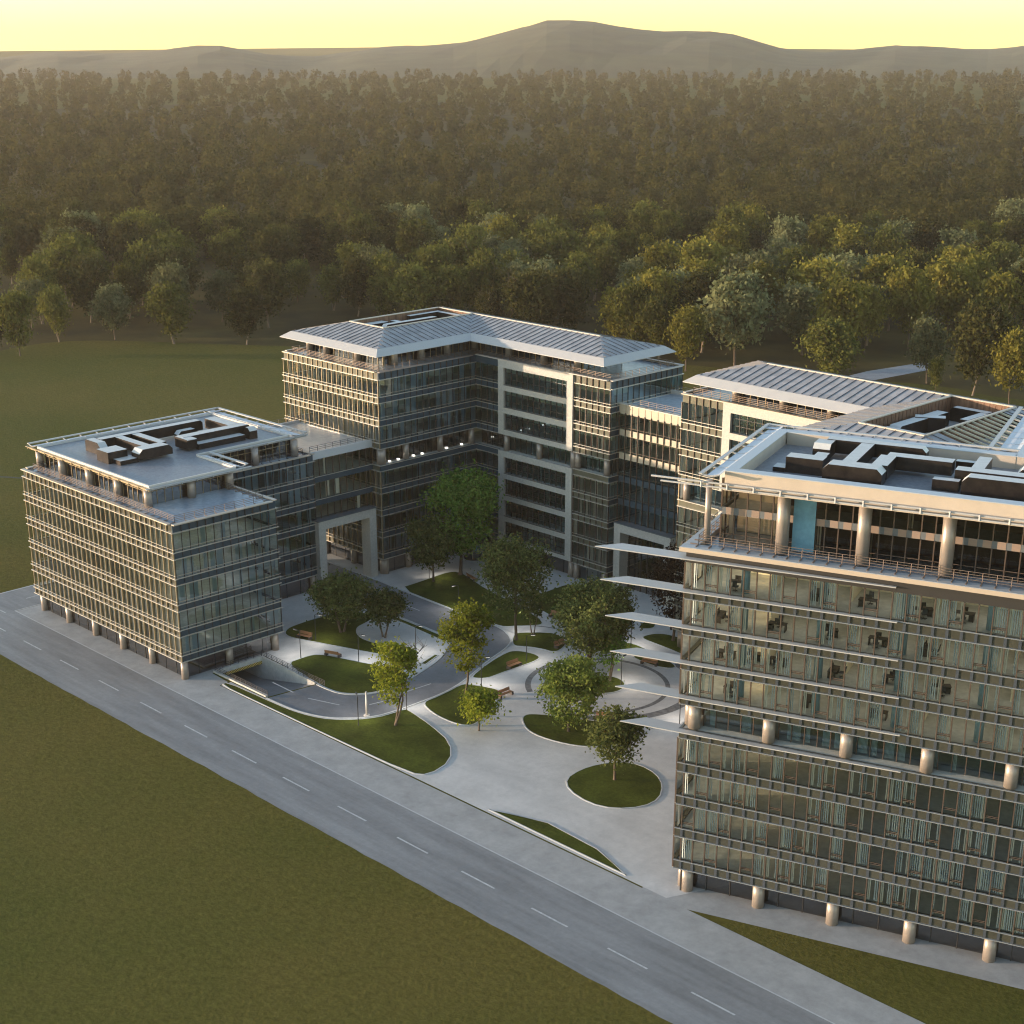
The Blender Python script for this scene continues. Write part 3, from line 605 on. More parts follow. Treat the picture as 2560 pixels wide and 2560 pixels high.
WDf.box(m, -.6, LD, -.95, .45, 37.2, 37.62); WDl.box(m, 0, 16.05, -.95, .55, 37.2, 37.62); m.build('parapet_coping', mat('cream coping', (.50, .40, .30), .6), Db)
m = MB(); WDf.box(m, -.55, LD, -.92, .4, 37.62, 37.66); WDl.box(m, 0, 16.0, -.92, .5, 37.62, 37.66); m.build('coping_flashing', mat('grey flashing', (.42, .45, .47), .5), Db)
railing(Db, [D(.9, 16), D(.9, .9), D(LD-1, .9)], 37.66, h=1.0, rails=4, mt=RAIL, sp=1.28, brackets=.85)
railing(Db, [D(-.55, 16), D(-.55, .2)], 37.7, h=.25, rails=1, mt=RAIL, sp=1.28)
# two storey penthouse
zp0, zp1 = 37.18, 43.6
pp = [D(2, 4.2), D(LD-2, 4.2), D(LD-2, 36), D(29, 36), D(29, 15), D(2, 15)]
for i in range(6):
    W = Wall(pp[i], pp[(i+1) % 6])
    window_strip(Db, W, 0, W.L, zp0, 40.0, GL_DARK if i else glass('penthouse glass', (.50, .47, .42), 1.45, add=.0), BRONZE, fin=.12, fw=.12, blind=.06, name='penthouse_window', transoms=(zp0+.9,))
    window_strip(Db, W, 0, W.L, 40.75, zp1, GL_DARK if i else glass('penthouse glass', (.50, .47, .42), 1.45, add=.0), BRONZE, fin=.12, fw=.12, blind=.06, name='penthouse_window')
    s = MB(); toothed(W, s, .05, W.L-.05, -.14, -.02, [(u+.42, u+1.2, .0) for u in mullion_positions(0, W.L)[:-1]], 40.02, 40.73); s.build('spandrel', [STRIP, PINK], Db)
m = MB(); m.prism([D(2.3, 4.5), D(LD-2.3, 4.5), D(LD-2.3, 35.7), D(29.3, 35.7), D(29.3, 14.7), D(2.3, 14.7)], 40.1, 40.5); m.build('floor_slab', [FLOOR], Db)
m = MB(); m.prism([D(2.4, 8.2), D(7.6, 8.2), D(7.6, 8.5), D(2.4, 8.5)], 37.2, 43.5); m.build('inner_wall', INWALL, Db)
m = MB(); m.prism([D(7.7, 8.2), D(46, 8.2), D(46, 8.6), D(7.7, 8.6)], 37.2, 43.5); m.build('inner_wall', DARKIN, Db)
m = MB(); m.prism([D(9.15, 3.98), D(11.3, 3.98), D(11.3, 4.06), D(9.15, 4.06)], 37.3, 43.5); m.build('sun_screen', mat('bright blue panel', (.16, .33, .43), .2, var=.15, scale=.8), Db)
for s in (1.0, 8.45, 16.15, 23.83, 31.5, 39.2, 46.8):
    m = MB(); q = D(s, 3.0); m.cyl(q[0], q[1], zp0-.02, zp1, .62 if s > 2 else .3, 22); m.build('column', COLM, Db, True)
for k in range(6, 10):  # unseen glowing panels added to brighten the offices
    for i, s in enumerate((1.2, 4.6, 8.9, 12.2, 16.6, 20, 24.4, 27.6, 32, 35.4, 39.5, 43)):
        m = MB(); m.prism([D(s, 1.2), D(s+1.6, 1.2), D(s+1.6, 5.6), D(s, 5.6)], (STO*(k+1)-.40 if k < 9 else 36.22), (STO*(k+1)-.36 if k < 9 else 36.26)); m.build('added_ceiling_glow', PANEL, Db)
for i, s in enumerate((2.8, 4.8)):  # more unseen glow added for the penthouse corner
    for z in (39.98, 43.5): m = MB(); m.prism([D(s, 4.8), D(s+1.4, 4.8), D(s+1.4, 7.8), D(s, 7.8)], z, z+.05); m.build('added_ceiling_glow', PANEL, Db)
# roof
m = MB(); m.prism([D(3.3, .9), D(LD-.5, .9), D(LD-.5, 38), D(27, 38), D(27, 18.4), D(3.3, 18.4)], zp1, 44.05, 0, 1); rD = m.build('roof', [CREAM, MEMB], Db)
m = MB()
def pw(a, c, w0, w1, z0, z1, cut=0.):
    W = Wall(a, c); W.box(m, 0, W.L-cut, w0, w1, z0, z1)
pw(D(3.26, .64), D(LD, .64), -1.15, 0, 44.05, 45.28, 0); pw(D(3.26, 18.6), D(3.26, .64), -.95, 0, 44.05, 45.28, 1.16)
pw(D(27, 18.6), D(4.3, 18.6), -.9, 0, 44.05, 45.28); pw(D(27, 38), D(27, 17.75), -.9, 0, 44.05, 45.28)
up = m.build('roof_parapet', CREAM, rD)
m = MB()
pw(D(3.2, .58), D(LD, .58), -1.27, 0, 45.28, 45.36); pw(D(3.2, 18.66), D(3.2, .58), -1.05, 0, 45.28, 45.36, 1.28); pw(D(27, 18.66), D(4.26, 18.66), -1.0, 0, 45.28, 45.36); pw(D(26.94, 38), D(26.94, 17.65), -1.0, 0, 45.28, 45.36)
m.build('parapet_flashing', mat('zinc flashing', (.50, .52, .54), .45, .2), up)
m = MB(); m.prism([D(3.3, -.0), D(LD, -.0), D(LD, .62), D(3.3, .62)], 43.62, 43.72); m.build('soffit', CREAM, Db)
m = MB()
for (s0, t0, zz, r) in ((-3.9, -.05, 44.15, .10), (-2.9, -.15, 43.80, .09)):
    m.beam(D3(s0, t0+.25, zz), D3(LD, t0, zz), r*1.8, r*1.5)
for i in range(20):
    q = 1.2+2.56*i; m.beam(D3(q, -.1, 43.7), D3(q, -.1, 44.26), .14); m.beam(D3(q, -.1, 44.0), D3(q, .65, 44.0), .10)
m.build('eave_gutter', WHITE, Db)
louvre(Db, D(3.2, 20.2), D(3.2, -1.1), 45.18, depth=1.95, gap=.4, beam=.34, sag=.16)
louvre(Db, D(27, 18.7), D(1.3, 18.7), 45.18, depth=1.95, gap=.4, beam=.34, sag=.16)
louvre(Db, D(27.0, 40), D(27.0, 20.7), 45.18, depth=3.1, gap=.6, beam=.42, sag=.3)
# pointed sun blades
for i, k in enumerate((10, 9, 8, 7, 6, 5)):
    z = STO*k-(.38 if k == 10 else .0); tip = -9.1+.62*i; m = MB()
    q = [D(tip, -.95), D(tip+9, -.98), D(20.2+.4*i, -.50), D(20.2+.4*i, -.185), D(-.02, -.185), D(-.02, .9), D(tip+2.1, 1.0)]
    m.prism(q, z-.03, z+.07); m.build('sun_blade', WHITE, Db)

# ---------------------------------------------------------------- roof plant (ducts stand on the roofs)
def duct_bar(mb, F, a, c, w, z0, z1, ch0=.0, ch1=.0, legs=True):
    """rectangular duct between plan points a,c with chamfered ends; lit top and shaded sides put into the colours"""
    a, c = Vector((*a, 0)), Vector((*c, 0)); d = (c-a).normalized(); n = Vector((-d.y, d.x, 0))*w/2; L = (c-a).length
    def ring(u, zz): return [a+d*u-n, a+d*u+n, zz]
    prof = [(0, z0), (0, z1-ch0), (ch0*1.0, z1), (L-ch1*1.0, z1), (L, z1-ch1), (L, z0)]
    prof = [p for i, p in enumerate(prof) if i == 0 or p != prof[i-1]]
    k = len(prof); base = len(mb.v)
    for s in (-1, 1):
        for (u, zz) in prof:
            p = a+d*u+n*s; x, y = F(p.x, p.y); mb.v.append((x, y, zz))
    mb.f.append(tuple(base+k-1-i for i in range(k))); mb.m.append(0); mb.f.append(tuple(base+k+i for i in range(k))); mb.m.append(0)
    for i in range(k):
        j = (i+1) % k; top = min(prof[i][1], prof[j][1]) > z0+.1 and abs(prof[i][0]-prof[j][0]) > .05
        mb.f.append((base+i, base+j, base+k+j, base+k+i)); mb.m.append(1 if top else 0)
ident = lambda x, y: (x, y)
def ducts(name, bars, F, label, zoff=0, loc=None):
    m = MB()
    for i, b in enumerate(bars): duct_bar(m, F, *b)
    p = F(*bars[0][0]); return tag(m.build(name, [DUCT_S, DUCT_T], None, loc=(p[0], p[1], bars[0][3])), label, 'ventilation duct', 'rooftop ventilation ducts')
zA = 25.36
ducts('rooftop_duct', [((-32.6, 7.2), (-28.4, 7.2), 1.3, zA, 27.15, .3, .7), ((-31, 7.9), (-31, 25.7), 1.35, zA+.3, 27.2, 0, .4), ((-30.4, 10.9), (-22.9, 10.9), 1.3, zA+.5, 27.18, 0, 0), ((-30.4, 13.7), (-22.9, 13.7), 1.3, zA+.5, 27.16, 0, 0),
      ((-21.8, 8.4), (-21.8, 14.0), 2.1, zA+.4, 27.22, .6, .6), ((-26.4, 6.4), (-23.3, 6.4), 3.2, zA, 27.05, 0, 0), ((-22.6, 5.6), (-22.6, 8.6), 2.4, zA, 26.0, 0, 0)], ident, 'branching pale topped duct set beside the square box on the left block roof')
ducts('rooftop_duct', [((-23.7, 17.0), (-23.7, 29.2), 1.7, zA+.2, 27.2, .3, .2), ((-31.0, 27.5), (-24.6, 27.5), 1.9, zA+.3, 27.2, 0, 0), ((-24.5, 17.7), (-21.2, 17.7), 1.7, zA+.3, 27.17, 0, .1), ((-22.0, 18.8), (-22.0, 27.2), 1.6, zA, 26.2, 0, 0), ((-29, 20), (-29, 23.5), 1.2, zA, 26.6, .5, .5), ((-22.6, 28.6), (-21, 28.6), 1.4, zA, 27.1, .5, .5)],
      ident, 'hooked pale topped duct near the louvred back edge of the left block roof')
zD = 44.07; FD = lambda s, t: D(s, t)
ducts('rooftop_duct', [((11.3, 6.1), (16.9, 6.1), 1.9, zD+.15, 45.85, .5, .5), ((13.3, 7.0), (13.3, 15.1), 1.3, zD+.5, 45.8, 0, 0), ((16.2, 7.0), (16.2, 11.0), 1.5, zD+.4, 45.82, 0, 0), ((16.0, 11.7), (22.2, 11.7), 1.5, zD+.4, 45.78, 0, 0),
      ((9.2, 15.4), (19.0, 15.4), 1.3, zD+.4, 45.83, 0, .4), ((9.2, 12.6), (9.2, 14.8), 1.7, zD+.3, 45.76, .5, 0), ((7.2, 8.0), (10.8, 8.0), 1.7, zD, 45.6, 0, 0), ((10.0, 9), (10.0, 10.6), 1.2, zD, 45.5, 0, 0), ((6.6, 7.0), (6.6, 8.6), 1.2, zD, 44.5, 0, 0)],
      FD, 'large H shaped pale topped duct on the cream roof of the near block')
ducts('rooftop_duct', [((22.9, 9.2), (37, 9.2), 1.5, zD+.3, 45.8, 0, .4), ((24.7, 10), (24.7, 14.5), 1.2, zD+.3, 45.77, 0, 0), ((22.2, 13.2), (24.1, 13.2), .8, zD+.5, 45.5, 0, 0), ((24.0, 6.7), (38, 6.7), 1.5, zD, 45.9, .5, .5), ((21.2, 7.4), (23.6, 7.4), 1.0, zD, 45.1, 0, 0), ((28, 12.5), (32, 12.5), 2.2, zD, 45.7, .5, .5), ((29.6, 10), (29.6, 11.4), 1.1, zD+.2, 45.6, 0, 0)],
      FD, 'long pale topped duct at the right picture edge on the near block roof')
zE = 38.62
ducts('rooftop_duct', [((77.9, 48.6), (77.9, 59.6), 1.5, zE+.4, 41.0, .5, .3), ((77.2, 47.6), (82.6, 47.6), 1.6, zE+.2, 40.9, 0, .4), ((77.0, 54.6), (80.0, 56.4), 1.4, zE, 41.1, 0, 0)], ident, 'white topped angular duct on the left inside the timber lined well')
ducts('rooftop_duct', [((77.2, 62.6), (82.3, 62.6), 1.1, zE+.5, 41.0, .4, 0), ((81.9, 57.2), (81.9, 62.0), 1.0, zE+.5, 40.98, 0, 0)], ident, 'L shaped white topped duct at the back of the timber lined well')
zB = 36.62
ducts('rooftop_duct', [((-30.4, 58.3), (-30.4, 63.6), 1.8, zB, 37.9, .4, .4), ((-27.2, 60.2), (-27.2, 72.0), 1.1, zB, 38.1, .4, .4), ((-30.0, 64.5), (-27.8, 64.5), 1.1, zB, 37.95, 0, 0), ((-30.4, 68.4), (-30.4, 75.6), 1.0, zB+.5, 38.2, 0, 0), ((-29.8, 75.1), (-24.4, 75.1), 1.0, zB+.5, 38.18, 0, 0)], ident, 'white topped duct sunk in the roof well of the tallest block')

# ================================================================ GROUND
def fill(name, loops, z, m, kind='structure', parent=None):
    import bmesh
    bm = bmesh.new(); edges = []
    for lp in loops:
        vs = [bm.verts.new((p[0], p[1], z)) for p in lp]
        for i in range(len(vs)): edges.append(bm.edges.new((vs[i], vs[(i+1) % len(vs)])))
    bmesh.ops.triangle_fill(bm, use_beauty=True, use_dissolve=False, edges=edges)
    for f in bm.faces:
        if f.normal.z < 0: f.normal_flip()
    me = bpy.data.meshes.new(name); bm.to_mesh(me); bm.free(); me.materials.append(m)
    o = bpy.data.objects.new(name, me); COL.objects.link(o)
    if kind: o['kind'] = kind
    if parent: o.parent = parent
    return o
def smooth(pts, it=2, closed=True):
    for _ in range(it):
        out = []; n = len(pts)
        for i in range(n if closed else n-1):
            a, b = pts[i], pts[(i+1) % n]
            out += [(a[0]*.75+b[0]*.25, a[1]*.75+b[1]*.25), (a[0]*.25+b[0]*.75, a[1]*.25+b[1]*.75)]
        if not closed: out = [pts[0]]+out+[pts[-1]]
        pts = out
    return pts
ramp = [(.45, 4.9), (12.6, 4.9), (13.6, 12.0), (.45, 12.5)]
ramp_r = list(reversed(ramp))
BIG = 6000
fill('lawn_field', [[(-BIG, -BIG), (BIG, -BIG), (BIG, BIG), (-BIG, BIG)], ramp], 0., FIELD)
# woodland floor (behind an uneven edge)
ff = [(-246, 70), (-236, 92), (-240, 108), (-236, 120), (-224, 131), (-206, 143), (-186, 158), (-160, 175), (-130, 200), (-104, 212), (-80, 222), (-55, 228), (-30, 244), (-8, 240), (30, 262), (90, 320), (200, 480), (1400, 1700), (-1500, 1500), (-1500, 160), (-420, 40)]
fill('woodland_floor', [smooth(ff, 1)], .004, FFLOOR)
fill('main_road', [[(-BIG, -13.4), *[(-200+i*2.2, -13.4+random.uniform(-.10, .10)) for i in range(220)], (BIG, -13.4), (BIG, -3.1), (-BIG, -3.1)]], .008, ASPH2)
fill('side_road', [[(-50.7, -3.1), (-42.0, -3.1), (-42.0, 160), (-50.7, 160)]], .012, ASPH2)
fill('pavement', [[(-41.7, -2.9), (150, -2.9), (150, 3.0), (4.8, 2.5), (4.6, 4.0), (.4, 4.3), (.4, 13.3), (-39, 20), (-41.7, 30)]], .016, SIDEW)
fill('forecourt', [[D(-3, -3), D(52, -3), D(52, 41), D(-3, 20)]], .0135, SIDEW)
fill('pavement_kerb', [[(-42.0, -3.1), (150, -3.1), (150, -2.9), (-41.8, -2.9), (-41.8, 60), (-42, 60)]], .02, KERB)
fill('verge_kerb', [[(-51.0, -3.1), (-50.7, -3.1), (-50.7, 160), (-51.0, 160)]], .016, KERB)
plaza = [(.3, 13.4), (-16, 14), (-41.7, 30), (-41.7, 90), (100, 90), (100, 40), (84, 3), (45.5, 2.9), (5, 2.6), (4.9, 4.3), (13.2, 4.35), (14.2, 12.3), (4, 13.2)]
fill('plaza_paving', [plaza], .020, PAVE)
# service road loop
ro = [(-60, 46.2), (-15.1, 46.1), (-8.5, 45.7), (2.4, 45.3), (8, 45.35), (12.8, 45.4), (15.7, 45.2), (18.8, 44.1), (20.9, 42.6), (22.0, 41.0), (22.9, 38.8), (24.1, 34.8), (25.9, 30.5), (27.4, 26.5), (28.2, 23.3), (28.4, 20.6), (28.4, 18.4), (28.4, 15.7), (28.2, 13.1), (27.9, 11.2), (26.6, 8.9), (24.3, 6.6), (21.6, 5.3), (18.1, 4.55), (12.9, 4.4)]
ri = [(13.9, 12.1), (16.2, 12.1), (18.3, 12.3), (20.0, 13.2), (21.2, 14.6), (21.8, 15.9), (22.1, 17.7), (21.8, 20.4), (21.2, 23.4), (19.1, 30.1), (16.5, 33.9), (14.3, 36.6), (12.8, 37.1), (.2, 37.4), (-7.5, 37.9), (-20, 38.2), (-60, 38.3)]
ro_s = smooth(ro, 2, False); ri_s = smooth(ri, 2, False)
fill('service_road', [ro_s+ri_s], .026, ASPH)
def ribbon(name, pts, w, z, h, m, kind='structure', closed=False):
    mb = MB(); n = len(pts); P = [Vector((*p, 0)) for p in pts]; L = []; Rr = []
    for i in range(n):
        a = P[i-1] if (i > 0 or closed) else P[i]; c = P[(i+1) % n] if (i < n-1 or closed) else P[i]
        d = (c-a).normalized(); q = Vector((-d.y, d.x, 0))*w/2; L.append(P[i]+q); Rr.append(P[i]-q)
    for i in range(n if closed else n-1):
        j = (i+1) % n
        mb.hexa([(*Rr[i].xy, z), (*Rr[j].xy, z), (*L[j].xy, z), (*L[i].xy, z)], [(*Rr[i].xy, z+h), (*Rr[j].xy, z+h), (*L[j].xy, z+h), (*L[i].xy, z+h)])
    o = mb.build(name, m); o['kind'] = kind; return o
ribbon('service_road_kerb', ro_s, .22, .0, .13, KERB); ribbon('service_road_kerb', ri_s, .22, .0, .13, KERB)
rm = MB()                                                             # painted dashes
for i in range(-40, 60):
    x = -46.3+i*10.63 if False else 2.1+i*10.5
    rm.poly([(x, -8.42, .0135), (x+5.1, -8.42, .0135), (x+5.1, -8.2, .0135), (x, -8.2, .0135)])
for y in (-14, 0, 10, 20, 30): rm.poly([(-46.0, y+1, .0165), (-45.8, y+1, .0165), (-45.8, y+5, .0165), (-46.0, y+5, .0165)])
rm.poly([(-44.8, -4.6, .0135), (-42, -4.6, .0135), (-42, -4.4, .0135), (-44.8, -4.4, .0135)])
for pts in ([(-14, 42.2), (-9.5, 42.0)], [(-3.0, 41.6), (1.8, 41.5)], [(7.8, 41.3), (12, 41.2)], [(24.6, 23.5), (24.3, 18.4)], [(21.5, 10.0), (16.8, 8.4)], [(13.8, 8.2), (9, 8.3)], [(25.0, 16.4), (24.2, 12.9)]):
    a, c = [Vector((*p, .031)) for p in pts]; d = (c-a).normalized(); q = Vector((-d.y, d.x, 0))*.10
    rm.poly([a-q, c-q, c+q, a+q])
a = Vector((-8.6, 45.6, .031)); c = Vector((-7.6, 38, .031)); q = Vector((.1, .02, 0)); rm.poly([a-q, c-q, c+q, a+q])
tag(rm.build('road_marking', PAINT), kind='structure')
lawns = dict(
 a=[(-5.5, 21.3), (-6.3, 22.5), (-6.6, 24.3), (-6.7, 27.5), (-6.4, 30.6), (-5.8, 33.4), (-3.6, 34.8), (-1.4, 34.8), (-.3, 33.7), (.3, 31.7), (.6, 30.3), (1.5, 29.2), (2.9, 28.2), (4.6, 27.6), (6.5, 27.6), (8.2, 28.0), (11.7, 28.9), (14.6, 29.9), (15.2, 29), (13.2, 26.3), (11.2, 25.4), (8.3, 24.3), (5.7, 23.4), (2.6, 22.3), (-.5, 21.2), (-2.8, 20.4), (-4.4, 20.5)],
 b=[(-12, 37.2), (.6, 37.05), (6.9, 36.95), (13.0, 36.7), (13.7, 36.2), (13.9, 35.4), (12.3, 35.6), (6.5, 36.0), (-.2, 36.3), (-12, 36.4)],
 c=[(4.9, 13.6), (4.7, 16.5), (4.8, 18.1), (5.2, 19.0), (6.4, 19.8), (9.1, 20.7), (11.7, 21.5), (14.6, 22.6), (17.9, 23.8), (20.3, 23.4), (21.5, 20.4), (21.9, 17.7), (21.4, 15.7), (20.8, 14.7), (19.8, 13.5), (18.2, 12.55), (16.2, 12.3), (14.1, 12.4)],
 d=[(-8.2, 45.95), (-8.3, 50.5), (-8.6, 54.6), (-8.6, 57.1), (-7.8, 58.2), (-5.3, 58.0), (-1.7, 56.8), (1.5, 55.8), (12.3, 53.6), (17.2, 52.2), (18.8, 51.3), (19.3, 50.5), (19.0, 49.8), (18.0, 48.4), (16.9, 47.2), (16.4, 46.4), (15.5, 45.7), (12.9, 45.65), (5.3, 45.55), (2.4, 45.6)],
 e=[(9.8, 56.2), (21.9, 53.2), (31.5, 51.3), (30.2, 57), (28, 62), (24, 66.3), (15, 67.6), (9.3, 67.7), (9.4, 62)],
 f=[(22.8, 41.6), (21.8, 41.9), (19.6, 44.2), (19.2, 45.4), (19.9, 46.5), (22.1, 48.7), (23.2, 49.3), (25.0, 49.1), (26.5, 48.3), (27.8, 46.8), (28.6, 44.6), (28.1, 43.7), (26.5, 43.6), (24.5, 42.8), (23.2, 41.9)],
 g=[(26.6, 29.4), (25.2, 33.0), (24.1, 36.7), (23.7, 39.2), (23.9, 40.0), (24.8, 40.8), (26.5, 41.3), (28.0, 41.2), (28.7, 40.5), (28.9, 38.9), (28.8, 36.3), (28.7, 33.0), (28.7, 30.5), (28.0, 29.5), (27.2, 29.0)],
 h=[(28.6, 18.6), (28.6, 20.7), (28.3, 23.4), (27.7, 26.4), (28.6, 27.1), (30.1, 27.8), (32.1, 28.5), (33.3, 28.4), (34.2, 27.0), (35.8, 24.7), (37.8, 20.5), (38.8, 18.3), (37.4, 17.0), (33.9, 16.8), (30.5, 17.5)],
 i=[(4.8, 2.75), (4.7, 3.9), (12.7, 4.1), (18.1, 4.3), (21.7, 5.0), (24.5, 6.25), (26.9, 8.7), (28.2, 11.1), (28.5, 13.1), (28.7, 15.3), (29.4, 15.4), (35.0, 14.3), (40.5, 12.6), (44.5, 9), (45.5, 4.5), (43.5, 3.2), (28.2, 2.9), (13.3, 2.8)],
 k=[(41.8, 23.9), (41.0, 25.3), (41.8, 26.5), (45.3, 28.7), (48.7, 30.3), (51.7, 32.0), (54.5, 31.5), (56, 28.0), (54, 24), (49.7, 22.1), (45.1, 21.8)],
 l=[(33.2, 57.0), (33.4, 59.2), (34.2, 60.4), (35.7, 61.1), (40, 61.4), (46, 60), (50.5, 57), (52.0, 54.6), (49, 54.8), (45.0, 55.8), (39.9, 56.6), (36.6, 56.8)],
 m=[(37.1, 50.6), (38.0, 52.3), (39.7, 53.3), (41.8, 53.2), (44.4, 52.2), (44.2, 51.0), (42.1, 50.2), (39.7, 50.1)],
 n=[(30.6, 52.0), (33.4, 54.5), (36.3, 54.3), (38.3, 53.9), (36.4, 51.8), (33.9, 50.6), (31.6, 50.2)],
 o=[(30.6, 59.4), (32.2, 61.2), (31.5, 62.7), (30.2, 63.6), (29.2, 62.3)],
 p=[(57, 3.5), (64, 6), (72, 5.5), (78, 3.5)], q=[(58, 14), (57, 20), (60, 25), (66, 24), (70, 18), (66, 12.5)])
tight = {'b', 'i', 'd'}
for k, pts in lawns.items():
    sp = smooth(pts, 1 if k in tight else 2)
    if k == 'b' or k == 'tiny': sp = pts
    if k == 'p': sp = pts
    fill('lawn', [sp], .062, GRASS)
    ribbon('lawn_kerb', sp, .16, .0, .085, KERB, closed=True)
for pts in ([(18.2, 27.3), (17.1, 30.9), (17.6, 31.2), (18.9, 27.6)], [(20.5, 23.9), (20.2, 24.7), (20.8, 24.9), (21.1, 23.7)]):
    fill('lawn', [pts], .062, GRASS); ribbon('lawn_kerb', pts, .14, .0, .09, KERB, closed=True)
def circle(cx, cy, r, n=48, a0=0, a1=360): return [(cx+r*math.cos(R(a0+(a1-a0)*i/n)), cy+r*math.sin(R(a0+(a1-a0)*i/n))) for i in range(n+(a1-a0 != 360))]
fill('lawn', [circle(41.2, 40.0, 3.15)], .062, GRASS); ribbon('lawn_kerb', circle(41.2, 40.0, 3.15), .16, 0, .085, KERB, closed=True)
def arc(cx, cy, r0, r1, a0, a1, n=40):
    return circle(cx, cy, r1, n, a0, a1)+list(reversed(circle(cx, cy, r0, n, a0, a1)))
fill('paving_band', [arc(41, 39.6, 9.1, 9.75, -70, 150)], .024, RINGM); fill('paving_band', [arc(41, 39.6, 9.3, 10.1, 160, 240)], .024, RINGM)
fill('paving_band', [arc(41, 41.0, 11.6, 13.0, -62, 78)], .0245, RINGM); fill('paving_band', [arc(24.5, 41.5, 9.6, 9.9, 60, 130)], .0245, RINGM)
# far path seen through the trees
fill('footpath', [[(-52, 232), (-44.5, 236), (-41, 262), (-47.5, 268), (-52, 245)]], .010, mat('pale gravel path', (.30, .31, .33), .8, var=.1, scale=.5))
fill('footpath', [smooth([(-130, 22), (-116, 33.5), (-100, 42), (-72, 52), (-71.6, 51.4), (-100, 41.3), (-115.6, 32.6), (-130, 21)], 1)], .007, mat('trodden track', (.055, .058, .04), .9))
# ---------------------------------------------------------------- garage ramp
G = empty('garage_ramp', (7, 8.6, 0), 'sunken garage entrance with yellow black striped beam and railings', 'garage ramp', world=True)
m = MB(); m.poly([(14.5, 12.3, .03), (14.5, 4.4, .03), (12.6, 4.9, -.15), (13.6, 12.0, -.15)]); m.poly([(13.6, 12.0, -.15), (12.6, 4.9, -.15), (.4, 4.9, -3.2), (.4, 12.5, -3.2)]); m.poly([(.4, 12.5, -3.2), (.4, 4.9, -3.2), (-12, 4.9, -3.3), (-12, 12.5, -3.3)])
m.build('ramp_road', ASPH, G)
m = MB()
m.hexa([(.2, 12.5, -3.4), (13.6, 12.0, -1), (13.6, 12.3, -1), (.2, 12.85, -3.4)], [(.2, 12.5, .28), (13.6, 12.0, .28), (13.6, 12.3, .28), (.2, 12.85, .28)])
m.hexa([(.2, 4.55, -3.4), (12.6, 4.5, -1), (12.6, 4.9, -1), (.2, 4.9, -3.4)], [(.2, 4.55, .28), (12.6, 4.5, .28), (12.6, 4.9, .28), (.2, 4.9, .28)])
m.box(-12, .2, 4.6, 4.9, -3.4, 0); m.box(-12, .2, 12.5, 12.8, -3.4, 0); m.box(-12.3, -12, 4.6, 12.8, -3.4, 0); m.box(-12, .2, 4.6, 12.8, -.02, .012)
m.build('retaining_wall', CONC, G)
m = MB(); m.box(.2, .75, 4.91, 12.49, -.35, .30); m.build('portal_beam', CONC, G)
m = MB(); m.box(.25, .80, 4.93, 12.47, -.80, -.35); m.build('striped_beam', HAZ, G)
railing(G, [(.5, 12.68), (13.4, 12.16), (15.6, 12.2)], .28, h=.85, rails=4, mt=RAIL_D, sp=1.3)
railing(G, [(12.9, 4.62), (.5, 4.72), (.5, 12.6)], .28, h=.75, rails=3, mt=RAIL_D, sp=1.3)

# ================================================================ STREET FURNITURE
def make_lamp():
    o = empty('street_lamp', (0, 0, 0)); m = MB()
    m.tube([(0, 0, 0), (0, 0, .5), (0, 0, 4.0)], [.075, .06, .05], 8); p = m.build('pole', POLE, o, True)
    m = MB(); m.tube([(0, 0, 3.9), (.05, 0, 4.05), (.25, 0, 4.14), (.8, 0, 4.16)], [.04, .04, .035, .03], 8); m.build('arm', POLE, o, True)
    m = MB(); m.prism([(.55, -.13), (1.25, -.10), (1.32, 0), (1.25, .10), (.55, .13)], 4.14, 4.22); h = m.build('lamp_head', POLE, o)
    m = MB(); m.prism([(.62, -.09), (1.2, -.07), (1.2, .07), (.62, .09)], 4.115, 4.137); m.build('lamp_glass', LIT, h)
    l = bpy.data.lights.new('lamp_light', 'SPOT'); l.energy = LAMPW; l.spot_size = R(150); l.spot_blend = .9; l.shadow_soft_size = .15; l.color = (1, .95, .88)
    lo = bpy.data.objects.new('lamp_light', l); COL.objects.link(lo); lo.parent = o; lo.location = (.92, 0, 4.08)
    return o
LAMPW = 165
lamps = [((4.6, 16.5), 185, 'street lamp on the near corner of the lawn beside the garage railing'), ((11.5, 21.5), 25, 'street lamp on the path edge between two benches'), ((14.4, 29.7), 20, 'street lamp at the pointed lawn tip by the narrow grass slit'),
         ((30.0, 27.9), 60, 'street lamp beside the curving drive by the lower bench'), ((29.0, 15.3), 110, 'street lamp behind the sparse tree at the drive bend'), ((28.3, 38.3), 45, 'street lamp on the small lawn with a timber bench'),
         ((43.3, 41.6), 100, 'street lamp on the round lawn island'), ((-8.5, 52.7), 70, 'street lamp near the columns of the tallest block'), ((19.1, 45.1), 0, 'street lamp where the drive turns by the trees'),
         ((35.2, 52.8), 80, 'street lamp under the dark trees beyond the plaza ring'), ((.6, 22.3), 20, 'street lamp beside the dense twin trees'), ((5.9, 45.9), -100, 'street lamp at the drive edge below the big lawn'), ((28.4, 7.6), 150, 'street lamp at the very bottom of the lawn strip'), ((57.3, 37.2), 120, 'street lamp close to the near block column')]
lp = make_lamp()
for i, ((x, y), a, lab) in enumerate(lamps):
    o = lp if i == 0 else copy_tree(lp)
    o.location = (x, y, .02); o.rotation_euler = (0, 0, R(a)); tag(o, lab, 'street lamp', 'street lamps in the courtyard')
m = MB(); m.cyl(0, 0, 0, 3.4, .13, 12); m.cyl(0, 0, 0, .12, .42, 16); bo = m.build('marker_post', mat('pale post', (.55, .50, .45), .6), None, True, loc=(0, 0, 0)); bo.location = (26.7, 10.4, .02)
tag(bo, 'thick pale post standing on the drive edge by the lower lawn', 'post')
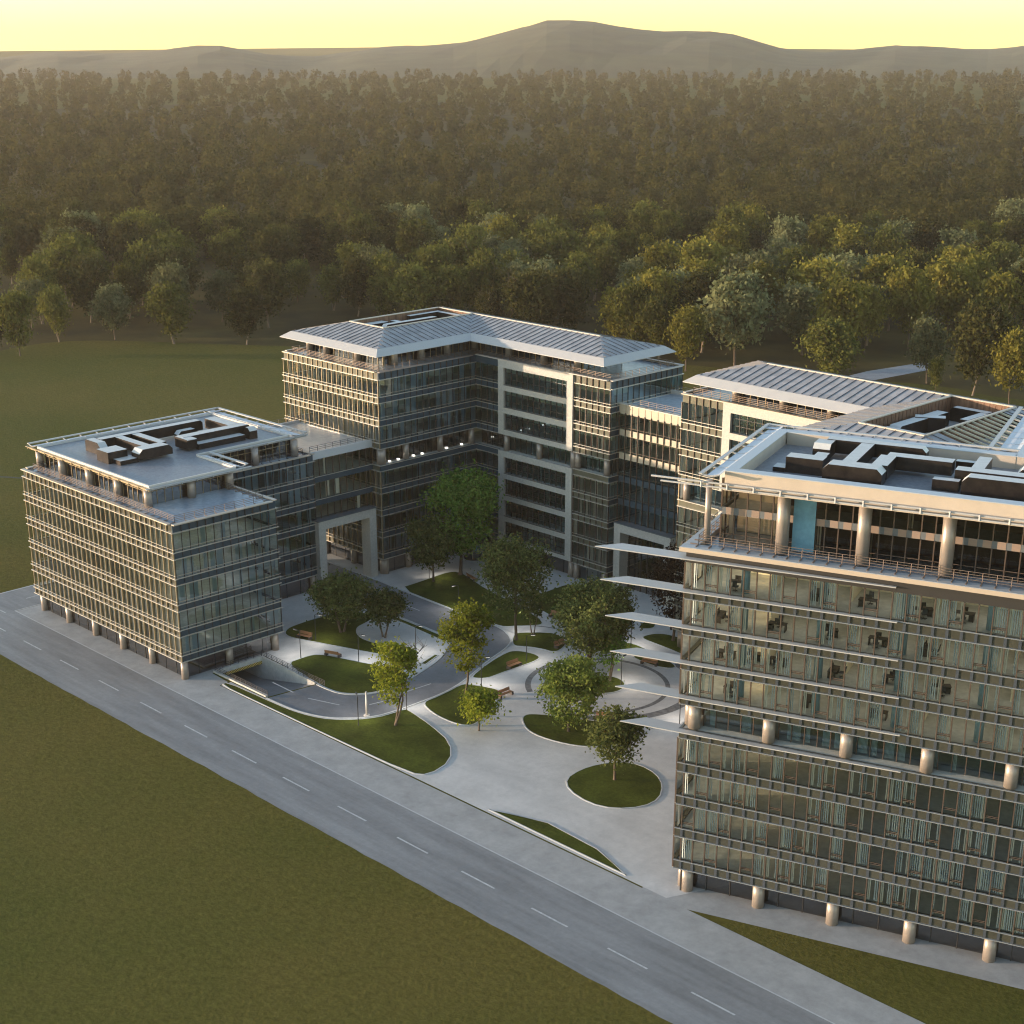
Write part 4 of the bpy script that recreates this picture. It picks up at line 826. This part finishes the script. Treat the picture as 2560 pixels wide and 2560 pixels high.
def make_bench():
    o = empty('park_bench', (0, 0, 0)); m = MB()
    for k in range(4): m.box(-1.15, 1.15, -.30+k*.155, -.16+k*.155, .42, .47)
    m.build('seat', BENCHW, o)
    m = MB()
    for k in range(3): m.hexa([(-1.15, .33+.03*k, .52+k*.15), (1.15, .33+.03*k, .52+k*.15), (1.15, .37+.03*k, .52+k*.15), (-1.15, .37+.03*k, .52+k*.15)], [(-1.15, .355+.03*k, .65+k*.15), (1.15, .355+.03*k, .65+k*.15), (1.15, .395+.03*k, .65+k*.15), (-1.15, .395+.03*k, .65+k*.15)])
    m.build('backrest', BENCHW, o)
    for s in (-1, 1):
        m = MB(); m.prism([(s*1.08-.16, -.32), (s*1.08+.16, -.32), (s*1.08+.16, .34), (s*1.08-.16, .34)], 0, .42); m.beam((s*1.05, .33, .35), (s*1.05, .43, .98), .06, .06)
        m.build('side_panel', BENCHS, o)
    return o
benches = [((-1.2, 21.6), 15, 'timber bench on the lawn under the dense twin trees'), ((7.3, 20.2), 202, 'timber bench with its back to the lawn beside the garage ramp'), ((28.4, 35.8), 90, 'timber bench on the small lawn by the drive bend'),
           ((34.9, 27.7), 90, 'timber bench on the lawn corner beside the lowest tree'), ((-3.1, 57.2), 165, 'dark bench on the big lawn edge near the revolving door'), ((18.9, 54.2), 15, 'timber bench on the shaded lawn below the stone frame'),
           ((27.5, 46.2), 95, 'timber bench half hidden by the dense plaza trees'), ((41.1, 50.0), 18, 'dark red bench seen through the glass corner below a white blade'), ((35.2, 63.5), 30, 'bench by the dark tree behind the near block corner'), ((49.5, 31.4), 32, 'bench behind the feathery tree on the lower island')]
bn = make_bench()
for i, ((x, y), a, lab) in enumerate(benches):
    o = bn if i == 0 else copy_tree(bn)
    o.location = (x, y, .06); o.rotation_euler = (0, 0, R(a)); tag(o, lab, 'bench', 'timber benches in the courtyard')
# office furniture behind the glass of the near block
def make_desk():
    o = empty('office_desk', (0, 0, 0)); m = MB(); m.box(-.9, .9, -.42, .42, .71, .76); m.build('desk_top', DESKM, o)
    for x in (-.82, .82):
        m = MB(); m.box(x-.03, x+.03, -.38, .38, 0, .71); m.build('leg', DESKM, o)
    m = MB(); m.box(-.35, .25, .1, .15, .88, 1.28); m.box(-.08, -.02, .11, .16, .76, .9); m.build('monitor', DESKM, o)
    m = MB(); m.box(.4, .8, -.3, .3, .05, .6); m.build('drawer', DESKM, o)
    return o
def make_chair():
    o = empty('office_chair', (0, 0, 0)); m = MB(); m.box(-.26, .26, -.26, .26, .46, .55); m.build('seat', CHAIRM, o)
    m = MB(); m.hexa([(-.24, -.28, .6), (.24, -.28, .6), (.24, -.22, .6), (-.24, -.22, .6)], [(-.22, -.38, 1.15), (.22, -.38, 1.15), (.22, -.32, 1.15), (-.22, -.32, 1.15)]); m.build('backrest', CHAIRM, o)
    m = MB(); m.cyl(0, 0, .1, .46, .03, 8)
    for k in range(5): a = 2*math.pi*k/5; m.beam((0, 0, .1), (.3*math.cos(a), .3*math.sin(a), .05), .05)
    m.build('base', DARKM, o); return o
dk, chx = make_desk(), make_chair()
ords = ['top', 'second', 'third', 'fourth']
deskpos = [(9, 4.6), (9, 12.2), (9, 17.2), (9, 22.3), (9, 26.0), (8, 2.8), (8, 8.7), (8, 13.6), (8, 18.4), (8, 23.0), (7, 3.8), (7, 6.2), (7, 9.0), (7, 14.5), (7, 20.0), (7, 24.6), (6, 4.6), (6, 12.0), (6, 19.0)]
fl = {9: 'top glazed floor', 8: 'second glazed floor down', 7: 'third glazed floor down', 6: 'fourth glazed floor down'}
for i, (k, s) in enumerate(deskpos):
    o = dk if i == 0 else copy_tree(dk); t = 2.3+(i*37 % 10)*.07
    cnt = [x for x in deskpos if x[0] == k]; idx = cnt.index((k, s)); od = ['first', 'second', 'third', 'fourth', 'fifth', 'sixth'][idx]
    rot = aD+R([0, 90, 180, 20][i % 4])
    o.location = (*D(s, t), STO*k+.005); o.rotation_euler = (0, 0, rot)
    tag(o, '%s dark desk from the left on the %s of the near block' % (od, fl[k]), 'desk', 'desks behind the near block glazing')
    c = chx if i == 0 else copy_tree(chx)
    q = Vector((*D(s, t), 0))+Vector((math.sin(rot), -math.cos(rot), 0))*.85
    c.location = (q.x, q.y, STO*k+.005); c.rotation_euler = (0, 0, rot)
    tag(c, 'office chair at the %s desk on the %s of the near block' % (od, fl[k]), 'office chair', 'chairs behind the near block glazing')

# ================================================================ TREES
def quads_mesh(name, C, Nn, S, m, asp=1.5):
    """C centres (n,3), Nn normals, S sizes -> leaf shaped quads"""
    n = len(C); rv = rng.normal(size=(n, 3)); t = np.cross(Nn, rv); t /= np.linalg.norm(t, axis=1)[:, None]+1e-9; b = np.cross(Nn, t)
    S = S[:, None]
    V = np.empty((n, 4, 3)); V[:, 0] = C-t*S*asp*.5; V[:, 1] = C+b*S*.5; V[:, 2] = C+t*S*asp*.5; V[:, 3] = C-b*S*.5
    me = bpy.data.meshes.new(name); me.vertices.add(n*4); me.vertices.foreach_set('co', V.reshape(-1).astype(np.float32))
    me.loops.add(n*4); me.loops.foreach_set('vertex_index', np.arange(n*4, dtype=np.int32))
    me.polygons.add(n); me.polygons.foreach_set('loop_start', np.arange(0, n*4, 4, dtype=np.int32))
    try: me.polygons.foreach_set('loop_total', np.full(n, 4, dtype=np.int32))
    except Exception: pass
    me.update(calc_edges=True); me.materials.append(m); return me
def tree_skeleton(h, cw, th, nb, tr, lean=.0, stems=1, seed=0, up=.6, levels=2):
    rd = random.Random(seed); mb = MB(); tips = []
    def limb(p, d, L, r, lev):
        pts = [p]; q = p.copy(); dd = d.copy(); n = 4
        for i in range(n):
            dd = (dd+Vector((rd.uniform(-.22, .22), rd.uniform(-.22, .22), rd.uniform(-.05, .16)))).normalized(); q = q+dd*L/n; pts.append(q.copy())
            if lev > 0: tips.append((q.copy(), r, lev))
        mb.tube(pts, [r*(1-.62*i/n) for i in range(n+1)], 6 if lev else 9)
        if lev < levels:
            for k in range(nb if lev == 0 else 4):
                f = rd.uniform(.30 if lev == 0 else .35, 1.) ; i = min(n-1, int(f*n)); base = pts[i].lerp(pts[i+1], f*n-i) if f < 1 else pts[-1]
                a = rd.uniform(0, 6.28); side = Vector((math.cos(a), math.sin(a), 0)); nd = (side*rd.uniform(.7, 1.1)+Vector((0, 0, rd.uniform(.1, 1.)*up*1.6))).normalized()
                limb(base, nd, L*rd.uniform(.42, .62) if lev == 0 else L*rd.uniform(.45, .7), r*.45, lev+1)
    for s in range(stems):
        a = rd.uniform(0, 6.28); sp = .0 if stems == 1 else .22
        d0 = Vector((math.cos(a)*sp+lean, math.sin(a)*sp, 1)).normalized()
        p0 = Vector((math.cos(a)*.25*(stems > 1), math.sin(a)*.25*(stems > 1), -.1)); p1 = p0+d0*th+Vector((rd.uniform(-.1, .1), rd.uniform(-.1, .1), 0))*th
        mb.tube([p0, p0.lerp(p1, .15), p0.lerp(p1, .55)+Vector((rd.uniform(-.05, .05)*th, 0, 0)), p1], [tr*1.5, tr*1.05, tr*.9, tr*.8], 9)
        limb(p1, d0, (h-th)*.72, tr*.75, 0)
    return mb, tips
def crown_points(h, cw, th, tips, nl, ls, clump, seed, shape=1., open_=0.):
    r = np.random.default_rng(seed); zc = (h+th*.8)/2+.0; rz = (h-th*.8)/2
    T = np.array([[t[0].x, t[0].y, t[0].z] for t in tips])
    # keep the tips within the crown envelope, fill with extra clump centres
    ne = max(10, int(len(T)*.6)); a = r.uniform(0, 2*np.pi, ne); zz = r.uniform(-1, 1, ne); rad = np.sqrt(1-zz**2)*r.uniform(.55, 1., ne)
    E = np.c_[np.cos(a)*rad*cw/2*.85, np.sin(a)*rad*cw/2*.85, zc+zz*rz*.88]
    P = np.r_[T, E]
    e = ((P[:, 0]/(cw/2))**2+(P[:, 1]/(cw/2))**2+((P[:, 2]-zc)/rz)**2)
    P = P/1.0; sc = np.where(e > 1, 1/np.sqrt(e), 1.)
    P[:, 0] *= sc; P[:, 1] *= sc; P[:, 2] = zc+(P[:, 2]-zc)*sc
    if open_ > 0: P = P[r.random(len(P)) > open_]
    w = r.uniform(.3, 1., len(P)); w /= w.sum(); idx = r.choice(len(P), nl, p=w)
    size = clump*r.uniform(.6, 1.3, len(P))
    off = r.normal(size=(nl, 3))*size[idx][:, None]*np.array([1, 1, .75])*.5
    C = P[idx]+off; N = off/(np.linalg.norm(off, axis=1)[:, None]+1e-6)*.7+r.normal(size=(nl, 3))*.8; N /= np.linalg.norm(N, axis=1)[:, None]
    return C, N, ls*r.uniform(.6, 1.35, nl)
def make_tree(name, h, cw, th, nl, ls, clump, lm, bm=BARK, nb=9, tr=.2, stems=1, lean=0, seed=0, open_=0., up=.6, levels=2):
    o = empty(name, (0, 0, 0)); mb, tips = tree_skeleton(h, cw, th, nb, tr, lean, stems, seed, up, levels)
    mb.build('trunk', bm, o, True)
    C, N, S = crown_points(h, cw, th, tips, nl, ls, clump, seed+5, open_=open_)
    me = quads_mesh('crown', C, N, S, lm); c = bpy.data.objects.new('crown', me); COL.objects.link(c); c.parent = o
    return o
LF_DK = leafmat('dark leaves', (.045, .060, .018), (.19, .21, .065), .7)
LF_MD = leafmat('green leaves', (.075, .150, .022), (.26, .40, .08), .7)
LF_BR = leafmat('bright spring leaves', (.11, .14, .014), (.30, .32, .04), .8, .45)
LF_FT = leafmat('feathery leaves', (.08, .12, .02), (.26, .29, .07), .8, .45)
LF_DR = leafmat('dark reddish leaves', (.035, .022, .018), (.06, .042, .028), .5)
court = [('broadleaf_tree', (.6, 27.2), dict(h=8.6, cw=8.6, th=3.0, nl=10285, ls=0.29, clump=1.5, lm=LF_DK, tr=.16, stems=3, up=.45), 'larger of two dense dark trees beside the left glass block'),
         ('broadleaf_tree', (6.6, 30.2), dict(h=7.2, cw=6.0, th=2.8, nl=6077, ls=0.28, clump=1.3, lm=LF_DK, tr=.13, stems=2), 'smaller dense dark tree leaning toward the drive'),
         ('broadleaf_tree', (-6.8, 52.1), dict(h=11.0, cw=7.6, th=3.0, nl=7947, ls=0.29, clump=1.5, lm=LF_DK, tr=.18, open_=.2), 'dark upright tree in front of the archway side columns'),
         ('broadleaf_tree', (-6.3, 57.6), dict(h=17.2, cw=12.4, th=5.2, nl=17765, ls=0.34, clump=2.0, lm=LF_MD, tr=.28, lean=.03), 'tallest rich green tree in front of the glass inner corner'),
         ('broadleaf_tree', (21.1, 43.4), dict(h=15.8, cw=10.8, th=5.4, nl=14025, ls=0.30, clump=1.8, lm=LF_DK, tr=.22, open_=.12), 'broad olive tree where the drive turns'),
         ('young_tree', (21.4, 46.4), dict(h=5.2, cw=2.6, th=2.6, nl=467, ls=0.25, clump=.8, lm=LF_DK, tr=.09, stems=2, open_=.3), 'thin bare stemmed young tree under the broad olive tree'),
         ('broadleaf_tree', (37.6, 40.8), dict(h=13.6, cw=10.2, th=4.4, nl=15895, ls=0.29, clump=1.7, lm=LF_DK, tr=.2, stems=2), 'big dark tree standing on the round lawn island'),
         ('broadleaf_tree', (36.4, 47.4), dict(h=10.5, cw=6.6, th=3.6, nl=6545, ls=0.28, clump=1.4, lm=LF_DK, tr=.15), 'dark tree between the round island and a white blade tip'),
         ('young_tree', (40.9, 41.6), dict(h=6.6, cw=4.4, th=2.7, nl=1496, ls=0.25, clump=.9, lm=LF_MD, bm=BARK_L, tr=.12, stems=3, open_=.35), 'pale multi stemmed small tree on the round lawn island'),
         ('broadleaf_tree', (37.4, 59.6), dict(h=14.5, cw=7.5, th=4.2, nl=8415, ls=0.30, clump=1.6, lm=LF_DR, tr=.2), 'dark reddish tree partly behind the near block corner'),
         ('young_tree', (31.4, 23.5), dict(h=13.6, cw=7.2, th=4.6, nl=4862, ls=0.29, clump=1.15, lm=LF_BR, tr=.15, open_=.42, up=.95, nb=10), 'tall sparse bright yellow green tree beside the drive'),
         ('young_tree', (31.6, 10.8), dict(h=11.6, cw=5.6, th=3.6, nl=3927, ls=0.29, clump=1.0, lm=LF_BR, tr=.14, open_=.42, up=.9, nb=10, stems=2), 'sparse bright yellow green tree at the drive bend by the thick post'),
         ('young_tree', (40.4, 17.6), dict(h=5.6, cw=6.0, th=1.6, nl=3553, ls=0.27, clump=1.1, lm=LF_BR, tr=.11, open_=.3), 'low bushy bright tree on the lawn corner near a bench'),
         ('feathery_tree', (48.6, 25.6), dict(h=9.6, cw=9.4, th=2.0, nl=11687, ls=0.27, clump=1.1, lm=LF_FT, tr=.16, open_=.35, nb=14), 'feathery light green tree on the lowest plaza island'),
         ('broadleaf_tree', (62, 19.5), dict(h=9, cw=7, th=3, nl=5610, ls=0.29, clump=1.4, lm=LF_DK, tr=.16), 'round dark tree on the lawn below the plaza ring')]
for i, (nm, (x, y), kw, lab) in enumerate(court):
    o = make_tree(nm, seed=101+i*13, **kw); o.location = (x, y, .05); o.rotation_euler = (0, 0, i*1.3); tag(o, lab, 'tree', 'courtyard trees')
# woodland beyond the campus
FL = [leafmat('woodland olive', (.050, .058, .016), (.16, .155, .035), .3), leafmat('woodland golden', (.085, .080, .014), (.26, .225, .045), .3), leafmat('woodland grey green', (.07, .08, .035), (.22, .22, .10), .3), leafmat('woodland dark', (.024, .028, .010), (.08, .075, .022), .3)]
protos = []
for v in range(7):
    r0 = random.Random(v); h = 15
    protos.append(make_tree('woodland_tree', h, r0.uniform(9, 12), r0.uniform(2.6, 4.6), 5200, .56, 2.3, FL[v % 4], BARK if v % 3 else BARK_L, nb=8, tr=.2, stems=1+(v % 3 == 0), seed=300+v*7, open_=.12+.06*(v % 4), levels=2))
camxy = Vector((173.77, -107.66)); fw = Vector((-.713, .701)); rt = Vector((.701, .713))
used = [False]*7; placed = []
def put(x, y, hs, v, lab, group='woodland trees beyond the field', ws=1.):
    o = protos[v] if not used[v] else copy_tree(protos[v]); used[v] = True
    o.location = (x, y, 0); o.rotation_euler = (0, 0, random.uniform(0, 6.28)); o.scale = (hs*ws, hs*ws, hs); tag(o, lab, 'tree', group); placed.append((x, y))
key = [(-226.5, 96.8, 1.15, 4, 'olive tree at the left picture edge where the field meets the woods', .8), (-232, 92, 1.1, 3, 'dark tree just left of the olive edge tree', .8), (-237.4, 115, 1.0, 0, 'slim tree beside the olive edge tree', .7), (-229, 128, 1.0, 2, 'grey green tree with two thin trunks on the field edge', .9),
       (-212, 137, 1.05, 0, 'tree with pale brown trunk at the middle of the left field edge', 1.), (-196.4, 150.5, 1.0, 3, 'tree with stout pale trunk at the field edge before the tall block', 1.), (-118.8, 222, 1.1, 1, 'golden bush tree rising behind the tallest block roof end', 1.), (-101, 219, 1.05, 0, 'olive tree behind the gap between roofs', .9),
       (-85.4, 211.1, 1.1, 1, 'golden tree with forked trunk behind the blue terrace', .85), (-80.9, 226.1, 1.55, 2, 'tallest pale green tree with forked trunk behind the rear roof', .95), (-47.5, 222.5, 1.05, 0, 'bushy olive tree standing before the pale path', 1.1), (-62, 246, 1.5, 1, 'large golden tree behind the bushy olive tree', .9),
       (-33, 243, 1.05, 2, 'grey green tree at the right end of the pale path', .8), (-17.6, 238.3, 1.5, 3, 'tall dark tree with forked trunks right of the pale path', .8), (-5.9, 235.3, 1.15, 5, 'bright edge tree with forked trunk near the right picture border', .8), (-26.3, 236, .55, 4, 'small sapling on the grass before the tall dark tree', .6), (2, 246, 1.3, 0, 'olive tree at the extreme right behind the edge tree', .8)]
for x, y, hs, v, lab, ws in key: put(x, y, hs, v, lab, ws=ws)
names = {0: 'olive green', 1: 'golden green', 2: 'grey green', 3: 'dark green', 4: 'olive green', 5: 'golden green', 6: 'grey green'}
edge = ff[:16]
def edge_dist(px, py):
    d = Vector((px, py))-camxy; return d.dot(fw), d.dot(rt)
import bisect
E = sorted((edge_dist(*p)[1]/edge_dist(*p)[0], edge_dist(*p)[0]) for p in edge)
def edge_at(t):
    if t <= E[0][0]: return E[0][1]
    if t >= E[-1][0]: return E[-1][1]
    i = bisect.bisect([e[0] for e in E], t); a, b = E[i-1], E[i]; return a[1]+(b[1]-a[1])*(t-a[0])/(b[0]-a[0]+1e-9)
rd = random.Random(5); tries = 0
while len(placed) < 262 and tries < 20000:
    tries += 1; t = rd.uniform(-.345, .345); f = rd.uniform(430, 640)
    if f < edge_at(t)+8+(14 if t < -.05 else 0): continue
    if t < -.08 and rd.random() < .45: continue
    p = camxy+fw*f+rt*(t*f)
    if (Vector((p.x, p.y))-Vector((-46, 250))).length < 16: continue
    if any((p.x-q[0])**2+(p.y-q[1])**2 < 62 for q in placed): continue
    v = rd.choice([0, 0, 3, 3, 2, 4, 6, 1, 5] if t > -.05 else [0, 3, 3, 2, 4])
    put(p.x, p.y, rd.uniform(.85, 1.45), v, '%s tree in the dense wood beyond the field' % names[v], ws=rd.uniform(.75, 1.05))
for v in range(7):
    if not used[v]: put(-300+v*8, 330, 1.2, v, '%s tree in the dense wood beyond the field' % names[v])
hm_ = MB(); NX, NY = 90, 10
def hz_(i, j):
    t = -.62+1.24*i/(NX-1); f = 3000+j*260; q = math.sin(math.pi*j/(NY-1))**.8
    z = q*(42+34*math.sin(t*9+1)+22*math.sin(t*23+.5)+10*math.sin(t*61)+rng.uniform(-3, 3))
    p = camxy+fw*f+rt*(t*f); return (p.x, p.y, max(-2, z))
G_ = [[hz_(i, j) for i in range(NX)] for j in range(NY)]
for j in range(NY-1):
    for i in range(NX-1): hm_.poly([G_[j][i], G_[j][i+1], G_[j+1][i+1], G_[j+1][i]])
tag(hm_.build('hills', mat('wooded hills', (.05, .052, .02), .95, var=.4, scale=.01, detail=12)), kind='structure')
# far wood: one mass
Cs, Ns, Ss = [], [], []
for i in range(3200):
    f = 610+2350*(i/3200)**1.6; t = rng.uniform(-.38, .38); p = camxy+fw*f+rt*(t*f)
    n = 340 if f < 800 else (170 if f < 1200 else 80); s = 1.0 if f < 800 else (1.6 if f < 1200 else 2.6)
    h = rng.uniform(12, 22); w = rng.uniform(8, 13); o = rng.normal(size=(n, 3)); o /= np.linalg.norm(o, axis=1)[:, None]; o *= rng.uniform(.45, 1., (n, 1))**.5
    lump = 1+.25*np.sin(o[:, :1]*5+i)*np.sin(o[:, 1:2]*6+i*2)*np.sin(o[:, 2:]*5+i)
    Cs.append(o*lump*np.array([w/2, w/2, h*.42])+np.array([p.x, p.y, h*.55])); q = o+rng.normal(size=(n, 3))*.7; Ns.append(q/np.linalg.norm(q, axis=1)[:, None]); Ss.append(np.full(n, s)*rng.uniform(.7, 1.3, n))
me = quads_mesh('far_woods', np.concatenate(Cs), np.concatenate(Ns), np.concatenate(Ss), leafmat('far wood', (.040, .042, .014), (.105, .088, .026), .05), 1.2)
fo = bpy.data.objects.new('far_woods', me); COL.objects.link(fo); fo['kind'] = 'stuff'

hz = MB(); hz.box(-4800, 320, -460, 4600, -4.5, 170); ho = hz.build('haze', None); ho.data.materials.clear()
hm = bpy.data.materials.new('haze air'); hm.use_nodes = True; hn = hm.node_tree.nodes; hn.remove(hn['Principled BSDF'])
pv = hn.new('ShaderNodeVolumePrincipled'); pv.inputs['Color'].default_value = (.90, .74, .58, 1); pv.inputs['Density'].default_value = .00008; pv.inputs['Anisotropy'].default_value = .2
hm.node_tree.links.new(pv.outputs[0], hn['Material Output'].inputs['Volume']); ho.data.materials.append(hm); ho['kind'] = 'stuff'
# ================================================================ LIGHT, SKY, CAMERA
SUN_EL = 4.8; SUN_AZ = (-.715, -.70)
w = bpy.data.worlds.new('World'); scene.world = w; w.use_nodes = True; nt = w.node_tree
sky = nt.nodes.new('ShaderNodeTexSky'); sky.sky_type = 'NISHITA'; sky.sun_disc = False
sky.sun_elevation = R(SUN_EL); sky.sun_rotation = math.atan2(SUN_AZ[0], SUN_AZ[1])
sky.air_density = .75; sky.dust_density = .25; sky.ozone_density = .6
bg = nt.nodes['Background']; nt.links.new(sky.outputs[0], bg.inputs[0]); bg.inputs[1].default_value = .15
sl = bpy.data.lights.new('sun', 'SUN'); sl.energy = 1.95; sl.angle = R(.7); sl.color = (1, .77, .56)
so = bpy.data.objects.new('sun', sl); COL.objects.link(so)
so.rotation_euler = Vector((-SUN_AZ[0], -SUN_AZ[1], -math.tan(R(SUN_EL)))).to_track_quat('-Z', 'Y').to_euler()
cam = bpy.data.cameras.new('camera'); co = bpy.data.objects.new('camera', cam); COL.objects.link(co)
au = R(-44.53); pit = R(20.73)
fwd = Vector((-math.cos(au)*math.cos(pit), -math.sin(au)*math.cos(pit), -math.sin(pit))); right = Vector((-math.sin(au), math.cos(au), 0)); upv = right.cross(fwd)
co.matrix_world = Matrix(((right.x, upv.x, -fwd.x, 173.77), (right.y, upv.y, -fwd.y, -107.66), (right.z, upv.z, -fwd.z, 84.), (0, 0, 0, 1)))
cam.sensor_width = 36; cam.lens = 36*3925/2560; cam.shift_y = .1082; cam.clip_end = 20000; cam.clip_start = 1
scene.camera = co
scene.view_settings.view_transform = 'Standard'; scene.view_settings.look = 'None'; scene.view_settings.exposure = 1.98; scene.view_settings.gamma = 1
cy = scene.cycles; cy.max_bounces = 8; cy.diffuse_bounces = 3; cy.glossy_bounces = 4; cy.transparent_max_bounces = 24; cy.caustics_reflective = False; cy.caustics_refractive = False
cy.filter_width = 1.15; cy.use_denoising = True; cy.sample_clamp_indirect = 4
